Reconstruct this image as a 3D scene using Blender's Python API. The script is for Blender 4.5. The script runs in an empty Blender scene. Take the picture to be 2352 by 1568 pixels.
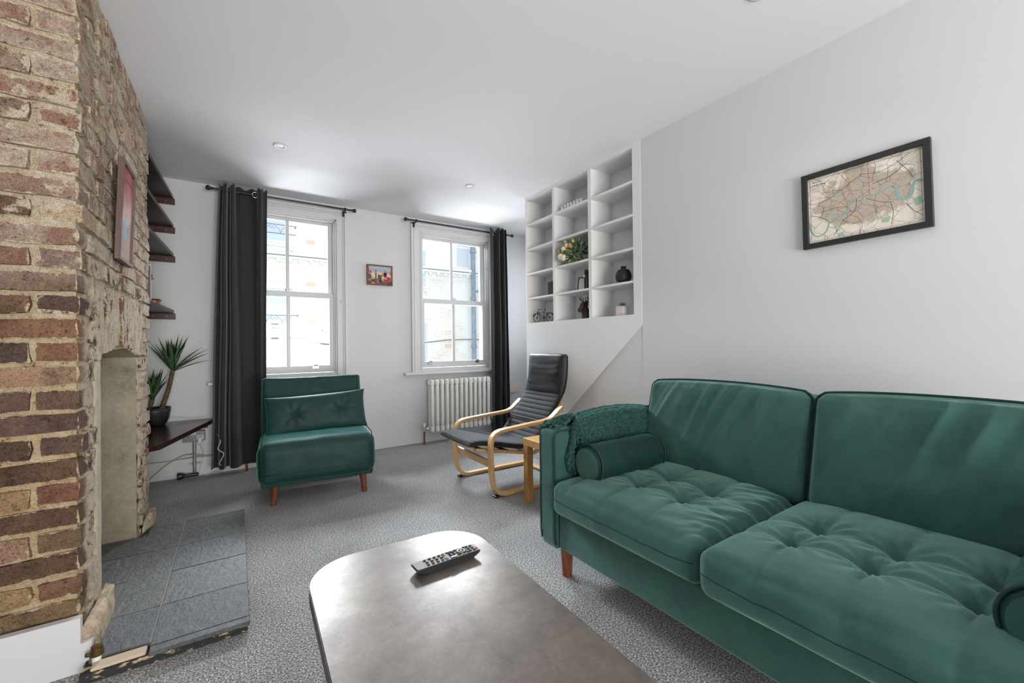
import bpy, bmesh, math, random
from math import sin, cos, pi, sqrt, exp, radians
from mathutils import Vector, Matrix, noise
random.seed(7)
sc = bpy.context.scene
col = sc.collection

# ------------------------------------------------------------------ camera
YAW, PIT, ROL = 0.58322, 0.006755, -0.01141
fw = Vector((sin(YAW)*cos(PIT), cos(YAW)*cos(PIT), sin(PIT)))
r0 = Vector((cos(YAW), -sin(YAW), 0)); u0 = r0.cross(fw)
rr = cos(ROL)*r0 + sin(ROL)*u0; uu = rr.cross(fw)
cam_d = bpy.data.cameras.new('camera'); cam = bpy.data.objects.new('camera', cam_d); col.objects.link(cam)
cam.matrix_world = Matrix(((rr.x, uu.x, -fw.x, 0), (rr.y, uu.y, -fw.y, 0), (rr.z, uu.z, -fw.z, 1.0), (0, 0, 0, 1)))
cam_d.sensor_width = 36.0; cam_d.lens = 960/2352*36; cam_d.clip_start = 0.05; cam_d.clip_end = 200
sc.camera = cam
# ------------------------------------------------------------------ light
H, YW, XR, XC, XL, YB = 2.305, 4.112, 2.175, -0.416, -0.86, -2.7
w = bpy.data.worlds.new('overcast_sky'); sc.world = w; w.use_nodes = True
bg = w.node_tree.nodes['Background']; bg.inputs[0].default_value = (0.86, 0.93, 1.0, 1); bg.inputs[1].default_value = 1.25
def area(name, loc, look, sx, sy, power, colr):
    d = bpy.data.lights.new(name, 'AREA'); d.shape = 'RECTANGLE'; d.size = sx; d.size_y = sy; d.energy = power; d.color = colr
    o = bpy.data.objects.new(name, d); col.objects.link(o); o.location = loc
    o.rotation_euler = Vector(look).to_track_quat('-Z', 'Y').to_euler(); return o
# added unseen area lights standing in for daylight at doors, street and side window
area('added_back_door_panel', (0.62, YB-0.30, 0.85), (0, 1, 0.55), 2.3, 1.7, 245, (1.0, 0.965, 0.92))
area('added_sky_panel', (1.1, 6.05, 3.62), (0, -1, -0.95), 4.6, 2.2, 2900, (0.86, 0.93, 1.0))
area('added_bounce_panel', (1.15, 6.3, -1.5), (0, -0.8, 0.6), 5.0, 3.8, 1500, (0.93, 0.95, 1.0))
area('added_side_window_panel', (3.62, 3.6, 1.55), (-1, 0.1, 0), 0.8, 1.2, 26, (0.95, 0.97, 1.0))
sc.view_settings.view_transform = 'Standard'; sc.view_settings.look = 'None'
sc.view_settings.exposure = 0.0; sc.view_settings.gamma = 1.0; sc.view_settings.use_curve_mapping = False
sc.cycles.use_denoising = True
sc.cycles.max_bounces = 7; sc.cycles.diffuse_bounces = 4; sc.cycles.caustics_reflective = False; sc.cycles.caustics_refractive = False; sc.cycles.glossy_bounces = 3; sc.cycles.sample_clamp_indirect = 5.0
sc.cycles.use_adaptive_sampling = True; sc.cycles.adaptive_threshold = 0.05; sc.cycles.adaptive_min_samples = 12

# ------------------------------------------------------------------ helpers
ORG = {}
def org(p):
    while p.parent: p = p.parent
    return ORG.get(p.name, Vector((0, 0, 0)))
def tag(o, label=None, cat=None, group=None, kind=None):
    if label: o['label'] = label
    if cat: o['category'] = cat
    if group: o['group'] = group
    if kind: o['kind'] = kind
    return o
def thing(name, label, cat, loc=(0, 0, 0), group=None):
    o = bpy.data.objects.new(name, None); col.objects.link(o); o.location = loc; o.empty_display_size = .05
    ORG[o.name] = Vector(loc); tag(o, label, cat, group); return o
def struct(name, loc=(0, 0, 0)):
    o = bpy.data.objects.new(name, None); col.objects.link(o); o.location = loc; o.empty_display_size = .05
    ORG[o.name] = Vector(loc); o['kind'] = 'structure'; return o
def put(name, b, m, parent=None, smooth=False, loc=None, label=None):
    """one mesh object from a builder holding world coordinates"""
    bm = b.bm if isinstance(b, B) else b
    me = bpy.data.meshes.new(name)
    off = org(parent) if parent else (Vector(loc) if loc else Vector((0, 0, 0)))
    if off.length: bmesh.ops.translate(bm, verts=bm.verts, vec=-off)
    bmesh.ops.recalc_face_normals(bm, faces=bm.faces)
    bm.to_mesh(me); bm.free()
    if smooth is True:
        me.polygons.foreach_set('use_smooth', [True]*len(me.polygons))
    elif smooth:
        me.polygons.foreach_set('use_smooth', [True]*len(me.polygons)); me.set_sharp_from_angle(angle=radians(smooth))
    for mm in (m if isinstance(m, (list, tuple)) else [m]): me.materials.append(mm)
    o = bpy.data.objects.new(name, me); col.objects.link(o)
    if parent: o.parent = parent
    else: o.location = off; ORG[o.name] = off
    if label: o['label'] = label
    return o
def share(name, me, parent, loc, rot=(0, 0, 0), scale=(1, 1, 1)):
    o = bpy.data.objects.new(name, me); col.objects.link(o); o.parent = parent
    o.location = Vector(loc)-org(parent); o.rotation_euler = rot; o.scale = scale; return o
def mesh_of(b, name, m, smooth=False):
    me = bpy.data.meshes.new(name); bmesh.ops.recalc_face_normals(b.bm, faces=b.bm.faces); b.bm.to_mesh(me); b.bm.free()
    if smooth:
        me.polygons.foreach_set('use_smooth', [True]*len(me.polygons))
        if smooth is not True: me.set_sharp_from_angle(angle=radians(smooth))
    me.materials.append(m); return me

def spline(pts, n=8):
    """Catmull-Rom through points"""
    P = [Vector(p) for p in pts]; out = []
    for i in range(len(P)-1):
        p0, p1, p2, p3 = P[max(i-1, 0)], P[i], P[i+1], P[min(i+2, len(P)-1)]
        for k in range(n):
            t = k/n
            out.append(.5*((2*p1)+(p2-p0)*t+(2*p0-5*p1+4*p2-p3)*t*t+(3*p1-p0-3*p2+p3)*t**3))
    out.append(P[-1]); return out

class B:
    def __init__(s): s.bm = bmesh.new()
    def box(s, lo, hi, bev=0, seg=2, rot=None, piv=None):
        lo, hi = Vector(lo), Vector(hi)
        r = bmesh.ops.create_cube(s.bm, size=1.0); vs = r['verts']
        for v in vs: v.co = Vector([(lo[i]+hi[i])/2+v.co[i]*(hi[i]-lo[i]) for i in range(3)])
        fs = set(f for v in vs for f in v.link_faces)
        if bev:
            es = list(set(e for v in vs for e in v.link_edges))
            g = bmesh.ops.bevel(s.bm, geom=es, offset=bev, segments=seg, profile=.5, affect='EDGES')
            vs = list(set(v for f in g['faces'] for v in f.verts) | set(v for v in vs if v.is_valid))
        if rot is not None:
            piv = Vector(piv) if piv is not None else (lo+hi)/2
            bmesh.ops.rotate(s.bm, verts=vs, cent=piv, matrix=rot)
        return s
    def cyl(s, p0, p1, r0, r1=None, n=16, cap=True):
        p0, p1 = Vector(p0), Vector(p1); r1 = r0 if r1 is None else r1
        q = (p1-p0).to_track_quat('Z', 'Y'); a = []; b = []
        for i in range(n):
            d = q @ Vector((cos(2*pi*i/n), sin(2*pi*i/n), 0))
            a.append(s.bm.verts.new(p0+d*r0)); b.append(s.bm.verts.new(p1+d*r1))
        for i in range(n): s.bm.faces.new((a[i], a[(i+1) % n], b[(i+1) % n], b[i]))
        if cap: s.bm.faces.new(a[::-1]); s.bm.faces.new(b)
        return s
    def tube(s, pts, r, n=8, cap=True, closed=False, up=None):
        """sweep a circle (or per-point radius / (ra, rb) ellipse) along points"""
        P = [Vector(p) for p in pts]; N = len(P); rings = []; prev = None
        for i in range(N):
            if closed: t = P[(i+1) % N]-P[i-1]
            else: t = P[min(i+1, N-1)]-P[max(i-1, 0)]
            t.normalize()
            if prev is None:
                a = Vector(up) if up else (Vector((0, 0, 1)) if abs(t.z) < .9 else Vector((1, 0, 0)))
            else: a = prev
            a = (a-t*a.dot(t)).normalized(); prev = a; c = t.cross(a)
            ri = r[i] if isinstance(r, (list, tuple)) and not (len(r) == 2 and N != 2) else r
            ra, rb = ri if isinstance(ri, (list, tuple)) else (ri, ri)
            rings.append([s.bm.verts.new(P[i]+a*(ra*cos(2*pi*k/n))+c*(rb*sin(2*pi*k/n))) for k in range(n)])
        for i in range(N if closed else N-1):
            A, C = rings[i], rings[(i+1) % N]
            for k in range(n): s.bm.faces.new((A[k], A[(k+1) % n], C[(k+1) % n], C[k]))
        if cap and not closed: s.bm.faces.new(rings[0][::-1]); s.bm.faces.new(rings[-1])
        return s
    def band(s, pts, side, wid, th):
        """sweep a rectangle: width along fixed 'side' vector, thickness across"""
        P = [Vector(p) for p in pts]; S = Vector(side).normalized(); N = len(P); R = []
        for i in range(N):
            t = (P[min(i+1, N-1)]-P[max(i-1, 0)]).normalized(); c = t.cross(S).normalized()
            e = .18*th
            pr = [(wid/2, th/2-e), (wid/2-e, th/2), (-wid/2+e, th/2), (-wid/2, th/2-e), (-wid/2, -th/2+e), (-wid/2+e, -th/2), (wid/2-e, -th/2), (wid/2, -th/2+e)]
            R.append([s.bm.verts.new(P[i]+S*a+c*b) for a, b in pr])
        for i in range(N-1):
            for k in range(8): s.bm.faces.new((R[i][k], R[i][(k+1) % 8], R[i+1][(k+1) % 8], R[i+1][k]))
        s.bm.faces.new(R[0][::-1]); s.bm.faces.new(R[-1]); return s
    def lathe(s, prof, c=(0, 0, 0), n=24, axis=None):
        """profile [(r, z)] round a vertical (or given) axis"""
        c = Vector(c); q = Vector(axis).to_track_quat('Z', 'Y') if axis else None; R = []
        for r, z in prof:
            if r < 1e-6:
                v = Vector((0, 0, z)); R.append([s.bm.verts.new(c+(q @ v if q else v))]*n)
            else:
                ring = []
                for k in range(n):
                    v = Vector((r*cos(2*pi*k/n), r*sin(2*pi*k/n), z)); ring.append(s.bm.verts.new(c+(q @ v if q else v)))
                R.append(ring)
        for i in range(len(R)-1):
            for k in range(n):
                f = [R[i][k], R[i][(k+1) % n], R[i+1][(k+1) % n], R[i+1][k]]
                f = [v for j, v in enumerate(f) if v not in f[:j]]
                if len(f) > 2: s.bm.faces.new(f)
        return s
    def sphere(s, c, r, n=12, m=8, sc=(1, 1, 1)):
        b = len(s.bm.verts); s.bm.verts.ensure_lookup_table()
        s.lathe([(r*sin(pi*i/m), -r*cos(pi*i/m)) for i in range(m+1)], (0, 0, 0), n)
        s.bm.verts.ensure_lookup_table()
        for v in s.bm.verts[b:]: v.co = Vector((v.co.x*sc[0], v.co.y*sc[1], v.co.z*sc[2]))+Vector(c)
        return s
    def prism(s, poly, d, axis):
        """extrude polygon of (a, b) pairs between d=(d0, d1) along axis; plane order: x->(y,z) y->(x,z) z->(x,y)"""
        def mk(a, b, t): return {'x': (t, a, b), 'y': (a, t, b), 'z': (a, b, t)}[axis]
        A = [s.bm.verts.new(mk(a, b, d[0])) for a, b in poly]; C = [s.bm.verts.new(mk(a, b, d[1])) for a, b in poly]
        n = len(poly)
        for i in range(n): s.bm.faces.new((A[i], A[(i+1) % n], C[(i+1) % n], C[i]))
        s.bm.faces.new(A[::-1]); s.bm.faces.new(C); return s
    def grid(s, fn, nu, nv, cu=False, cv=False):
        V = [[s.bm.verts.new(fn(i/(nu if not cu else nu), j/(nv if not cv else nv))) for j in range(nv+(0 if cv else 1))] for i in range(nu+(0 if cu else 1))]
        for i in range(nu):
            for j in range(nv):
                a = V[i][j]; b = V[(i+1) % len(V)][j]; c = V[(i+1) % len(V)][(j+1) % len(V[0])]; d = V[i][(j+1) % len(V[0])]
                s.bm.faces.new((a, b, c, d))
        return s
    def rbox(s, c, half, r, seg=(10, 10, 4), fn=None):
        """rounded box made of a fine grid, then deformed by fn(point local, unit coords) -> point local"""
        c = Vector(c); n0 = len(s.bm.verts); idx = {}
        nx, ny, nz = seg
        def vert(i, j, k):
            key = (i, j, k)
            if key in idx: return idx[key]
            u = Vector((2*i/nx-1, 2*j/ny-1, 2*k/nz-1)); p = Vector((u.x*half[0], u.y*half[1], u.z*half[2]))
            q = Vector([max(-half[a]+r, min(half[a]-r, p[a])) for a in range(3)]); d = p-q
            if d.length > 1e-9: p = q+d.normalized()*r*min(1, max(abs(d[a]) for a in range(3))/r)
            if fn: p = fn(p, u)
            idx[key] = s.bm.verts.new(c+p); return idx[key]
        for (a, b, cc) in ((0, 1, 2), (1, 2, 0), (2, 0, 1)):
            na, nb, nc = (nx, ny, nz)[a], (nx, ny, nz)[b], (nx, ny, nz)[cc]
            for side in (0, nc):
                for i in range(na):
                    for j in range(nb):
                        q = []
                        for di, dj in ((0, 0), (1, 0), (1, 1), (0, 1)):
                            k = [0, 0, 0]; k[a] = i+di; k[b] = j+dj; k[cc] = side; q.append(vert(*k))
                        s.bm.faces.new(q)
        return s
    def xf(s, M, start=0):
        s.bm.verts.ensure_lookup_table()
        for v in s.bm.verts[start:]: v.co = M @ v.co
        return s
def fb(p, sc_=1.0, oct=4): return noise.fractal(Vector(p)*sc_, 1.0, 2.0, oct)

# ------------------------------------------------------------------ materials
def lin(r, g, b):
    f = lambda c: c/12.92 if c <= .04045 else ((c+.055)/1.055)**2.4
    return (f(r/255), f(g/255), f(b/255), 1)
MAT = {}
def mat(name, c, rough=.5, metal=0.0, c2=None, nscale=6, stretch=(1, 1, 1), ramp=(.35, .65), bump=None, sheen=0, sheen_tint=None, sheen_r=.4, spec=.5, coat=0, world=False, wave=None, rough2=None, detail=4):
    m = bpy.data.materials.new(name); MAT[name] = m; m.use_nodes = True
    nt = m.node_tree; N = nt.nodes; L = nt.links; p = N['Principled BSDF']
    p.inputs['Base Color'].default_value = c; p.inputs['Roughness'].default_value = rough; p.inputs['Metallic'].default_value = metal
    p.inputs['Specular IOR Level'].default_value = spec
    if sheen:
        p.inputs['Sheen Weight'].default_value = sheen; p.inputs['Sheen Roughness'].default_value = sheen_r
        p.inputs['Sheen Tint'].default_value = sheen_tint or (1, 1, 1, 1)
    if coat: p.inputs['Coat Weight'].default_value = coat; p.inputs['Coat Roughness'].default_value = .15
    src = None
    if c2 or bump or wave:
        if world: src = N.new('ShaderNodeNewGeometry').outputs['Position']
        else: src = N.new('ShaderNodeTexCoord').outputs['Object']
        mp = N.new('ShaderNodeMapping'); mp.inputs['Scale'].default_value = stretch; L.new(src, mp.inputs[0]); src = mp.outputs[0]
    if c2:
        if wave:
            t = N.new('ShaderNodeTexWave'); t.inputs['Scale'].default_value = nscale; t.inputs['Distortion'].default_value = wave
            t.inputs['Detail'].default_value = 3; t.inputs['Detail Scale'].default_value = 1.5; fo = t.outputs['Fac']
        else:
            t = N.new('ShaderNodeTexNoise'); t.inputs['Scale'].default_value = nscale; t.inputs['Detail'].default_value = detail; t.inputs['Roughness'].default_value = .62; fo = t.outputs[0]
        L.new(src, t.inputs['Vector'])
        r = N.new('ShaderNodeValToRGB'); r.color_ramp.elements[0].position = ramp[0]; r.color_ramp.elements[1].position = ramp[1]
        r.color_ramp.elements[0].color = c; r.color_ramp.elements[1].color = c2; L.new(fo, r.inputs[0]); L.new(r.outputs[0], p.inputs['Base Color'])
        if rough2 is not None:
            mr = N.new('ShaderNodeMapRange'); mr.inputs[1].default_value = ramp[0]; mr.inputs[2].default_value = ramp[1]; mr.inputs[3].default_value = rough; mr.inputs[4].default_value = rough2
            L.new(fo, mr.inputs[0]); L.new(mr.outputs[0], p.inputs['Roughness'])
    if bump:
        h = None
        bs = bump if isinstance(bump[0], (list, tuple)) else [bump]
        prev = None
        for scale, strength, dist in bs:
            t = N.new('ShaderNodeTexNoise'); t.inputs['Scale'].default_value = scale; t.inputs['Detail'].default_value = 5; L.new(src, t.inputs['Vector'])
            bn = N.new('ShaderNodeBump'); bn.inputs['Strength'].default_value = strength; bn.inputs['Distance'].default_value = dist
            L.new(t.outputs[0], bn.inputs['Height'])
            if prev: L.new(prev, bn.inputs['Normal'])
            prev = bn.outputs[0]
        L.new(prev, p.inputs['Normal'])
    return m
WHITE = mat('white_wall_paint', (.615, .620, .632, 1), .55, bump=(90, .05, .002))
CEIL = mat('ceiling_paint', (.725, .722, .74, 1), .7, bump=(120, .04, .002))
GLOSSW = mat('white_gloss_woodwork', (.64, .64, .65, 1), .32)
SHELFW = mat('white_cabinet_paint', (.76, .762, .765, 1), .4)
RADW = mat('white_radiator_enamel', (.80, .79, .75, 1), .3)
CARPET = None
BLACK = mat('black_metal', (.012, .012, .013, 1), .4)
BLACKP = mat('black_plastic', (.014, .014, .015, 1), .35)
CHROME = mat('chrome', (.75, .75, .76, 1), .15, 1)
COPPER = mat('copper_pipe', lin(176, 100, 55), .3, .9, c2=lin(120, 66, 36), nscale=30)
BRASS = mat('tarnished_brass', lin(140, 112, 70), .4, .8, c2=lin(70, 58, 40), nscale=60)
STEEL = mat('galvanised_steel', (.42, .43, .44, 1), .4, .7, c2=(.25, .26, .27, 1), nscale=40)
OAK = mat('oak_veneer', lin(205, 160, 98), .42, c2=lin(178, 128, 68), nscale=9, stretch=(1, 14, 14), ramp=(.3, .7))
OAKV = mat('oak_veneer_upright', lin(196, 146, 86), .42, c2=lin(160, 110, 58), nscale=9, stretch=(14, 14, 1), ramp=(.3, .7))
BIRCH = mat('bent_birch', lin(226, 186, 134), .38, c2=lin(206, 160, 104), nscale=14, stretch=(3, 14, 14), ramp=(.3, .7))
DKWOOD = mat('dark_stained_wood', lin(58, 36, 30), .38, c2=lin(38, 24, 21), nscale=8, stretch=(12, 1.2, 12), ramp=(.3, .7), spec=.5)
BRWOOD = mat('brown_batten_wood', lin(84, 46, 36), .45, c2=lin(58, 32, 26), nscale=14, stretch=(1, 8, 8))
LEGWOOD = mat('walnut_leg', lin(126, 70, 42), .35, c2=lin(92, 48, 28), nscale=16, stretch=(8, 8, 1))
VELV = mat('green_velvet', (.021, .066, .058, 1), .75, c2=(.036, .100, .087, 1), nscale=7, ramp=(.3, .7), bump=((420, .25, .002), (16, .3, .012)), sheen=.85, sheen_tint=(.36, .56, .50, 1), sheen_r=.45, spec=.2)
VELVD = mat('dark_green_velvet', (.006, .026, .025, 1), .7, c2=(.009, .036, .034, 1), nscale=9, bump=((420, .25, .002),), sheen=.35, sheen_tint=(.2, .5, .48, 1), sheen_r=.35, spec=.2)
VELVC = mat('bottle_green_velvet', (.005, .034, .031, 1), .58, c2=(.008, .047, .042, 1), nscale=8, bump=((380, .25, .002), (18, .25, .008)), sheen=.8, sheen_tint=(.25, .70, .68, 1), sheen_r=.35, spec=.35)
PIPING = mat('dark_green_piping', (.006, .03, .027, 1), .8)
KNIT = mat('teal_chenille', (.002, .013, .013, 1), .9, c2=(.014, .080, .074, 1), nscale=120, ramp=(.42, .62), bump=(140, .9, .006), sheen=.5, sheen_tint=(.2, .6, .55, 1))
CURT = mat('charcoal_curtain', (.017, .017, .019, 1), .8, c2=(.023, .023, .026, 1), nscale=3, bump=(500, .2, .001), sheen=.25, sheen_r=.4)
BFAB = mat('black_chair_fabric', (.011, .011, .013, 1), .85, c2=(.024, .025, .028, 1), nscale=160, bump=(500, .35, .001), sheen=.12)
BLEA = mat('black_headrest_leather', (.013, .013, .014, 1), .5, bump=((60, .25, .004), (10, .3, .012)))
# ================================================================== procedural materials of the setting
def nodes(name):
    m = bpy.data.materials.new(name); MAT[name] = m; m.use_nodes = True
    return m, m.node_tree.nodes, m.node_tree.links, m.node_tree.nodes['Principled BSDF']
def nz(N, L, src, scale, detail=4, rough=.6):
    t = N.new('ShaderNodeTexNoise'); t.inputs['Scale'].default_value = scale; t.inputs['Detail'].default_value = detail; t.inputs['Roughness'].default_value = rough
    L.new(src, t.inputs['Vector']); return t.outputs[0]
def ramp(N, L, src, stops, interp='LINEAR'):
    r = N.new('ShaderNodeValToRGB'); cr = r.color_ramp; cr.interpolation = interp
    while len(cr.elements) < len(stops): cr.elements.new(.5)
    for e, (p, c) in zip(cr.elements, stops): e.position = p; e.color = c if len(c) == 4 else (*c, 1)
    L.new(src, r.inputs[0]); return r.outputs[0]
def math_(N, L, op, a, b=None, c=None, clamp=False):
    n = N.new('ShaderNodeMath'); n.operation = op; n.use_clamp = clamp
    for i, v in enumerate((a, b, c)):
        if v is None: continue
        if isinstance(v, (int, float)): n.inputs[i].default_value = v
        else: L.new(v, n.inputs[i])
    return n.outputs[0]
def sstep(N, L, v, a, b):
    n = N.new('ShaderNodeMapRange'); n.interpolation_type = 'SMOOTHSTEP'; L.new(v, n.inputs[0]); n.inputs[1].default_value = a; n.inputs[2].default_value = b; return n.outputs[0]
def mixc(N, L, f, a, b, mode='MIX'):
    n = N.new('ShaderNodeMix'); n.data_type = 'RGBA'; n.blend_type = mode
    if isinstance(f, (int, float)): n.inputs[0].default_value = f
    else: L.new(f, n.inputs[0])
    for k, v in ((6, a), (7, b)):
        if isinstance(v, tuple): n.inputs[k].default_value = v
        else: L.new(v, n.inputs[k])
    return n.outputs[2]
def bumps(N, L, p, lst):
    prev = None
    for h, st, d in lst:
        b = N.new('ShaderNodeBump'); b.inputs['Strength'].default_value = st; b.inputs['Distance'].default_value = d; L.new(h, b.inputs['Height'])
        if prev: L.new(prev, b.inputs['Normal'])
        prev = b.outputs[0]
    L.new(prev, p.inputs['Normal'])

# grey twist-pile carpet
CARPET, N, L, p = nodes('grey_twist_carpet')
P = N.new('ShaderNodeNewGeometry').outputs['Position']
s1 = nz(N, L, P, 170, 3, .75); s2 = nz(N, L, P, 3.0, 4); s3 = nz(N, L, P, 420, 1)
c1 = ramp(N, L, s1, [(.36, (.04, .04, .04)), (.455, (.18, .178, .177)), (.54, (.42, .413, .407)), (.64, (.92, .90, .885))])
c2_ = ramp(N, L, s2, [(.3, (.80, .80, .80)), (.7, (1.1, 1.1, 1.1))])
L.new(mixc(N, L, 1.0, c1, c2_, 'MULTIPLY'), p.inputs['Base Color']); p.inputs['Roughness'].default_value = .95; p.inputs['Specular IOR Level'].default_value = .15
p.inputs['Sheen Weight'].default_value = .25
bumps(N, L, p, [(s1, .8, .006), (s3, .4, .003)])

def chimney_stone(name, mortar):
    m, N, L, p = nodes(name)
    g = N.new('ShaderNodeNewGeometry'); P = g.outputs['Position']; xyz = N.new('ShaderNodeSeparateXYZ'); L.new(P, xyz.inputs[0])
    Y, Z = xyz.outputs[1], xyz.outputs[2]
    n1 = nz(N, L, P, 30, 6, .72); n2 = nz(N, L, P, 11, 6, .68); n3 = nz(N, L, P, 120, 4, .75); n4 = nz(N, L, P, 5.5, 5, .66)
    cream = ramp(N, L, n1, [(.28, lin(186, 158, 128)), (.42, lin(226, 204, 172)), (.58, lin(240, 224, 198)), (.75, lin(250, 243, 230))])
    side = sstep(N, L, Y, 1.90, 1.96); high = sstep(N, L, Z, .80, 1.75)
    cream = mixc(N, L, math_(N, L, 'SUBTRACT', 1.0, sstep(N, L, Z, .6, 1.5)), cream, mixc(N, L, 1.0, cream, (.95, .85, .73, 1), 'MULTIPLY'))
    if mortar: base = cream
    else:
        oi = N.new('ShaderNodeObjectInfo').outputs['Random']
        low = ramp(N, L, oi, [(0, lin(100, 82, 72)), (.14, lin(134, 102, 80)), (.26, lin(116, 94, 86)), (.38, lin(160, 120, 96)), (.50, lin(106, 90, 82)), (.62, lin(150, 108, 90)), (.74, lin(126, 104, 86)), (.86, lin(178, 148, 110)), (1, lin(158, 114, 98))])
        dk = ramp(N, L, n2, [(.25, (.42, .40, .40)), (.42, (.85, .84, .83)), (.55, (1.1, 1.08, 1.05)), (.75, (1.6, 1.52, 1.42))])
        base = mixc(N, L, 1.0, low, dk, 'MULTIPLY')
        gr = ramp(N, L, n3, [(.28, (.5, .49, .49)), (.42, (1.0, 1.0, 1.0)), (.6, (1.2, 1.2, 1.2)), (.8, (1.55, 1.5, 1.45))]); base = mixc(N, L, 1.0, base, gr, 'MULTIPLY')
        # faded, lime-washed look of the upper courses
        pinkish = ramp(N, L, math_(N, L, 'ADD', math_(N, L, 'MULTIPLY', oi, .55), math_(N, L, 'MULTIPLY', n2, .5)), [(.15, lin(172, 126, 108)), (.28, lin(206, 170, 150)), (.38, lin(228, 208, 190)), (.48, lin(178, 132, 112)), (.58, lin(216, 196, 178)), (.68, lin(150, 122, 110)), (.78, lin(226, 202, 172)), (.9, lin(188, 142, 120))])
        pinkish = mixc(N, L, 1.0, pinkish, gr, 'MULTIPLY')
        base = mixc(N, L, math_(N, L, 'MULTIPLY', sstep(N, L, math_(N, L, 'ADD', high, math_(N, L, 'MULTIPLY', math_(N, L, 'SUBTRACT', oi, .5), .9)), .25, .75), .85), base, pinkish)
        # mortar lapping raggedly over the arrises
        gc_ = N.new('ShaderNodeTexCoord').outputs['Generated']; gx = N.new('ShaderNodeSeparateXYZ'); L.new(gc_, gx.inputs[0])
        ex = math_(N, L, 'ABSOLUTE', math_(N, L, 'SUBTRACT', gx.outputs[0], .5)); ez = math_(N, L, 'ABSOLUTE', math_(N, L, 'SUBTRACT', gx.outputs[2], .5))
        ey = math_(N, L, 'ABSOLUTE', math_(N, L, 'SUBTRACT', gx.outputs[1], .5)); endf = math_(N, L, 'GREATER_THAN', ex, .462)
        ex = math_(N, L, 'ADD', math_(N, L, 'MULTIPLY', ex, math_(N, L, 'SUBTRACT', 1.0, endf)), math_(N, L, 'MULTIPLY', ey, endf))
        ee = math_(N, L, 'MAXIMUM', math_(N, L, 'POWER', math_(N, L, 'MULTIPLY', ex, 2.0), 4.0), math_(N, L, 'POWER', math_(N, L, 'MULTIPLY', ez, 2.0), 2.5))
        ee = math_(N, L, 'ADD', math_(N, L, 'MULTIPLY', ee, .55), n1); ee = math_(N, L, 'ADD', ee, math_(N, L, 'MULTIPLY', high, .12))
        base = mixc(N, L, math_(N, L, 'MULTIPLY', sstep(N, L, ee, .93, 1.00), .95), base, cream)
        th = math_(N, L, 'ADD', n4, math_(N, L, 'SUBTRACT', math_(N, L, 'MULTIPLY', high, .17), .08)); th = math_(N, L, 'ADD', th, math_(N, L, 'MULTIPLY', math_(N, L, 'SUBTRACT', n1, .5), .5))
        base = mixc(N, L, math_(N, L, 'MULTIPLY', sstep(N, L, th, .62, .68), .85), base, cream)
    # remains of whitewash on the flank
    wz = math_(N, L, 'MULTIPLY', sstep(N, L, Z, 2.1, 1.2), side)
    ww = math_(N, L, 'ADD', n4, math_(N, L, 'MULTIPLY', n1, .6)); ww = math_(N, L, 'ADD', ww, math_(N, L, 'MULTIPLY', wz, .12))
    ww = math_(N, L, 'MULTIPLY', sstep(N, L, ww, .80, .92), wz)
    pale = ramp(N, L, n1, [(.3, lin(212, 188, 156)), (.6, lin(244, 230, 206))])
    base = mixc(N, L, math_(N, L, 'MULTIPLY', ww, .9), base, pale)
    # dark pits and cracks
    pit = sstep(N, L, math_(N, L, 'ADD', n1, math_(N, L, 'MULTIPLY', n3, .45)), .585, .53)
    base = mixc(N, L, math_(N, L, 'MULTIPLY', pit, .6), base, lin(64, 50, 42))
    L.new(base, p.inputs['Base Color']); p.inputs['Roughness'].default_value = .95; p.inputs['Specular IOR Level'].default_value = .15
    bumps(N, L, p, [(n2, .8, .035), (n1, .9, .018), (n3, .7, .004)])
    return m
BRICK = chimney_stone('old_stock_brick', False); MORTAR = chimney_stone('lime_mortar', True)

PLASTER, N, L, p = nodes('stained_sand_plaster')
P = N.new('ShaderNodeNewGeometry').outputs['Position']
n1 = nz(N, L, P, 4, 6, .65); n2 = nz(N, L, P, 60, 5, .7)
c = ramp(N, L, n1, [(.30, lin(112, 104, 92)), (.42, lin(162, 152, 132)), (.6, lin(180, 170, 150)), (.8, lin(196, 187, 168))])
L.new(mixc(N, L, 1.0, c, ramp(N, L, n2, [(.3, (.8, .8, .8)), (.6, (1, 1, 1)), (.8, (1.12, 1.12, 1.1))]), 'MULTIPLY'), p.inputs['Base Color'])
p.inputs['Roughness'].default_value = .95; bumps(N, L, p, [(n1, .4, .02), (n2, .5, .004)])

SLATE, N, L, p = nodes('riven_slate')
P = N.new('ShaderNodeNewGeometry').outputs['Position']; oi = N.new('ShaderNodeObjectInfo').outputs['Random']
mp = N.new('ShaderNodeMapping'); mp.inputs['Scale'].default_value = (2.0, 1.1, 1); mp.inputs['Rotation'].default_value = (0, 0, .5); L.new(P, mp.inputs[0])
n1 = nz(N, L, mp.outputs[0], 22, 7, .68); n2 = nz(N, L, P, 90, 4, .7)
c = ramp(N, L, n1, [(.3, (.045, .045, .047)), (.48, (.088, .088, .089)), (.62, (.125, .124, .123)), (.75, (.19, .187, .183))])
L.new(mixc(N, L, 1.0, c, ramp(N, L, oi, [(0, (.85, .88, .92)), (1, (1.15, 1.13, 1.1))]), 'MULTIPLY'), p.inputs['Base Color'])
p.inputs['Roughness'].default_value = .42; p.inputs['Specular IOR Level'].default_value = .55
bumps(N, L, p, [(n1, .55, .012), (n2, .25, .002)])
SLATEBASE = mat('chipped_hearth_bed', (.03, .03, .03, 1), .9, c2=lin(190, 170, 130), nscale=22, stretch=(1, 1, 3), ramp=(.56, .62), bump=(40, .6, .01))

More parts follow.
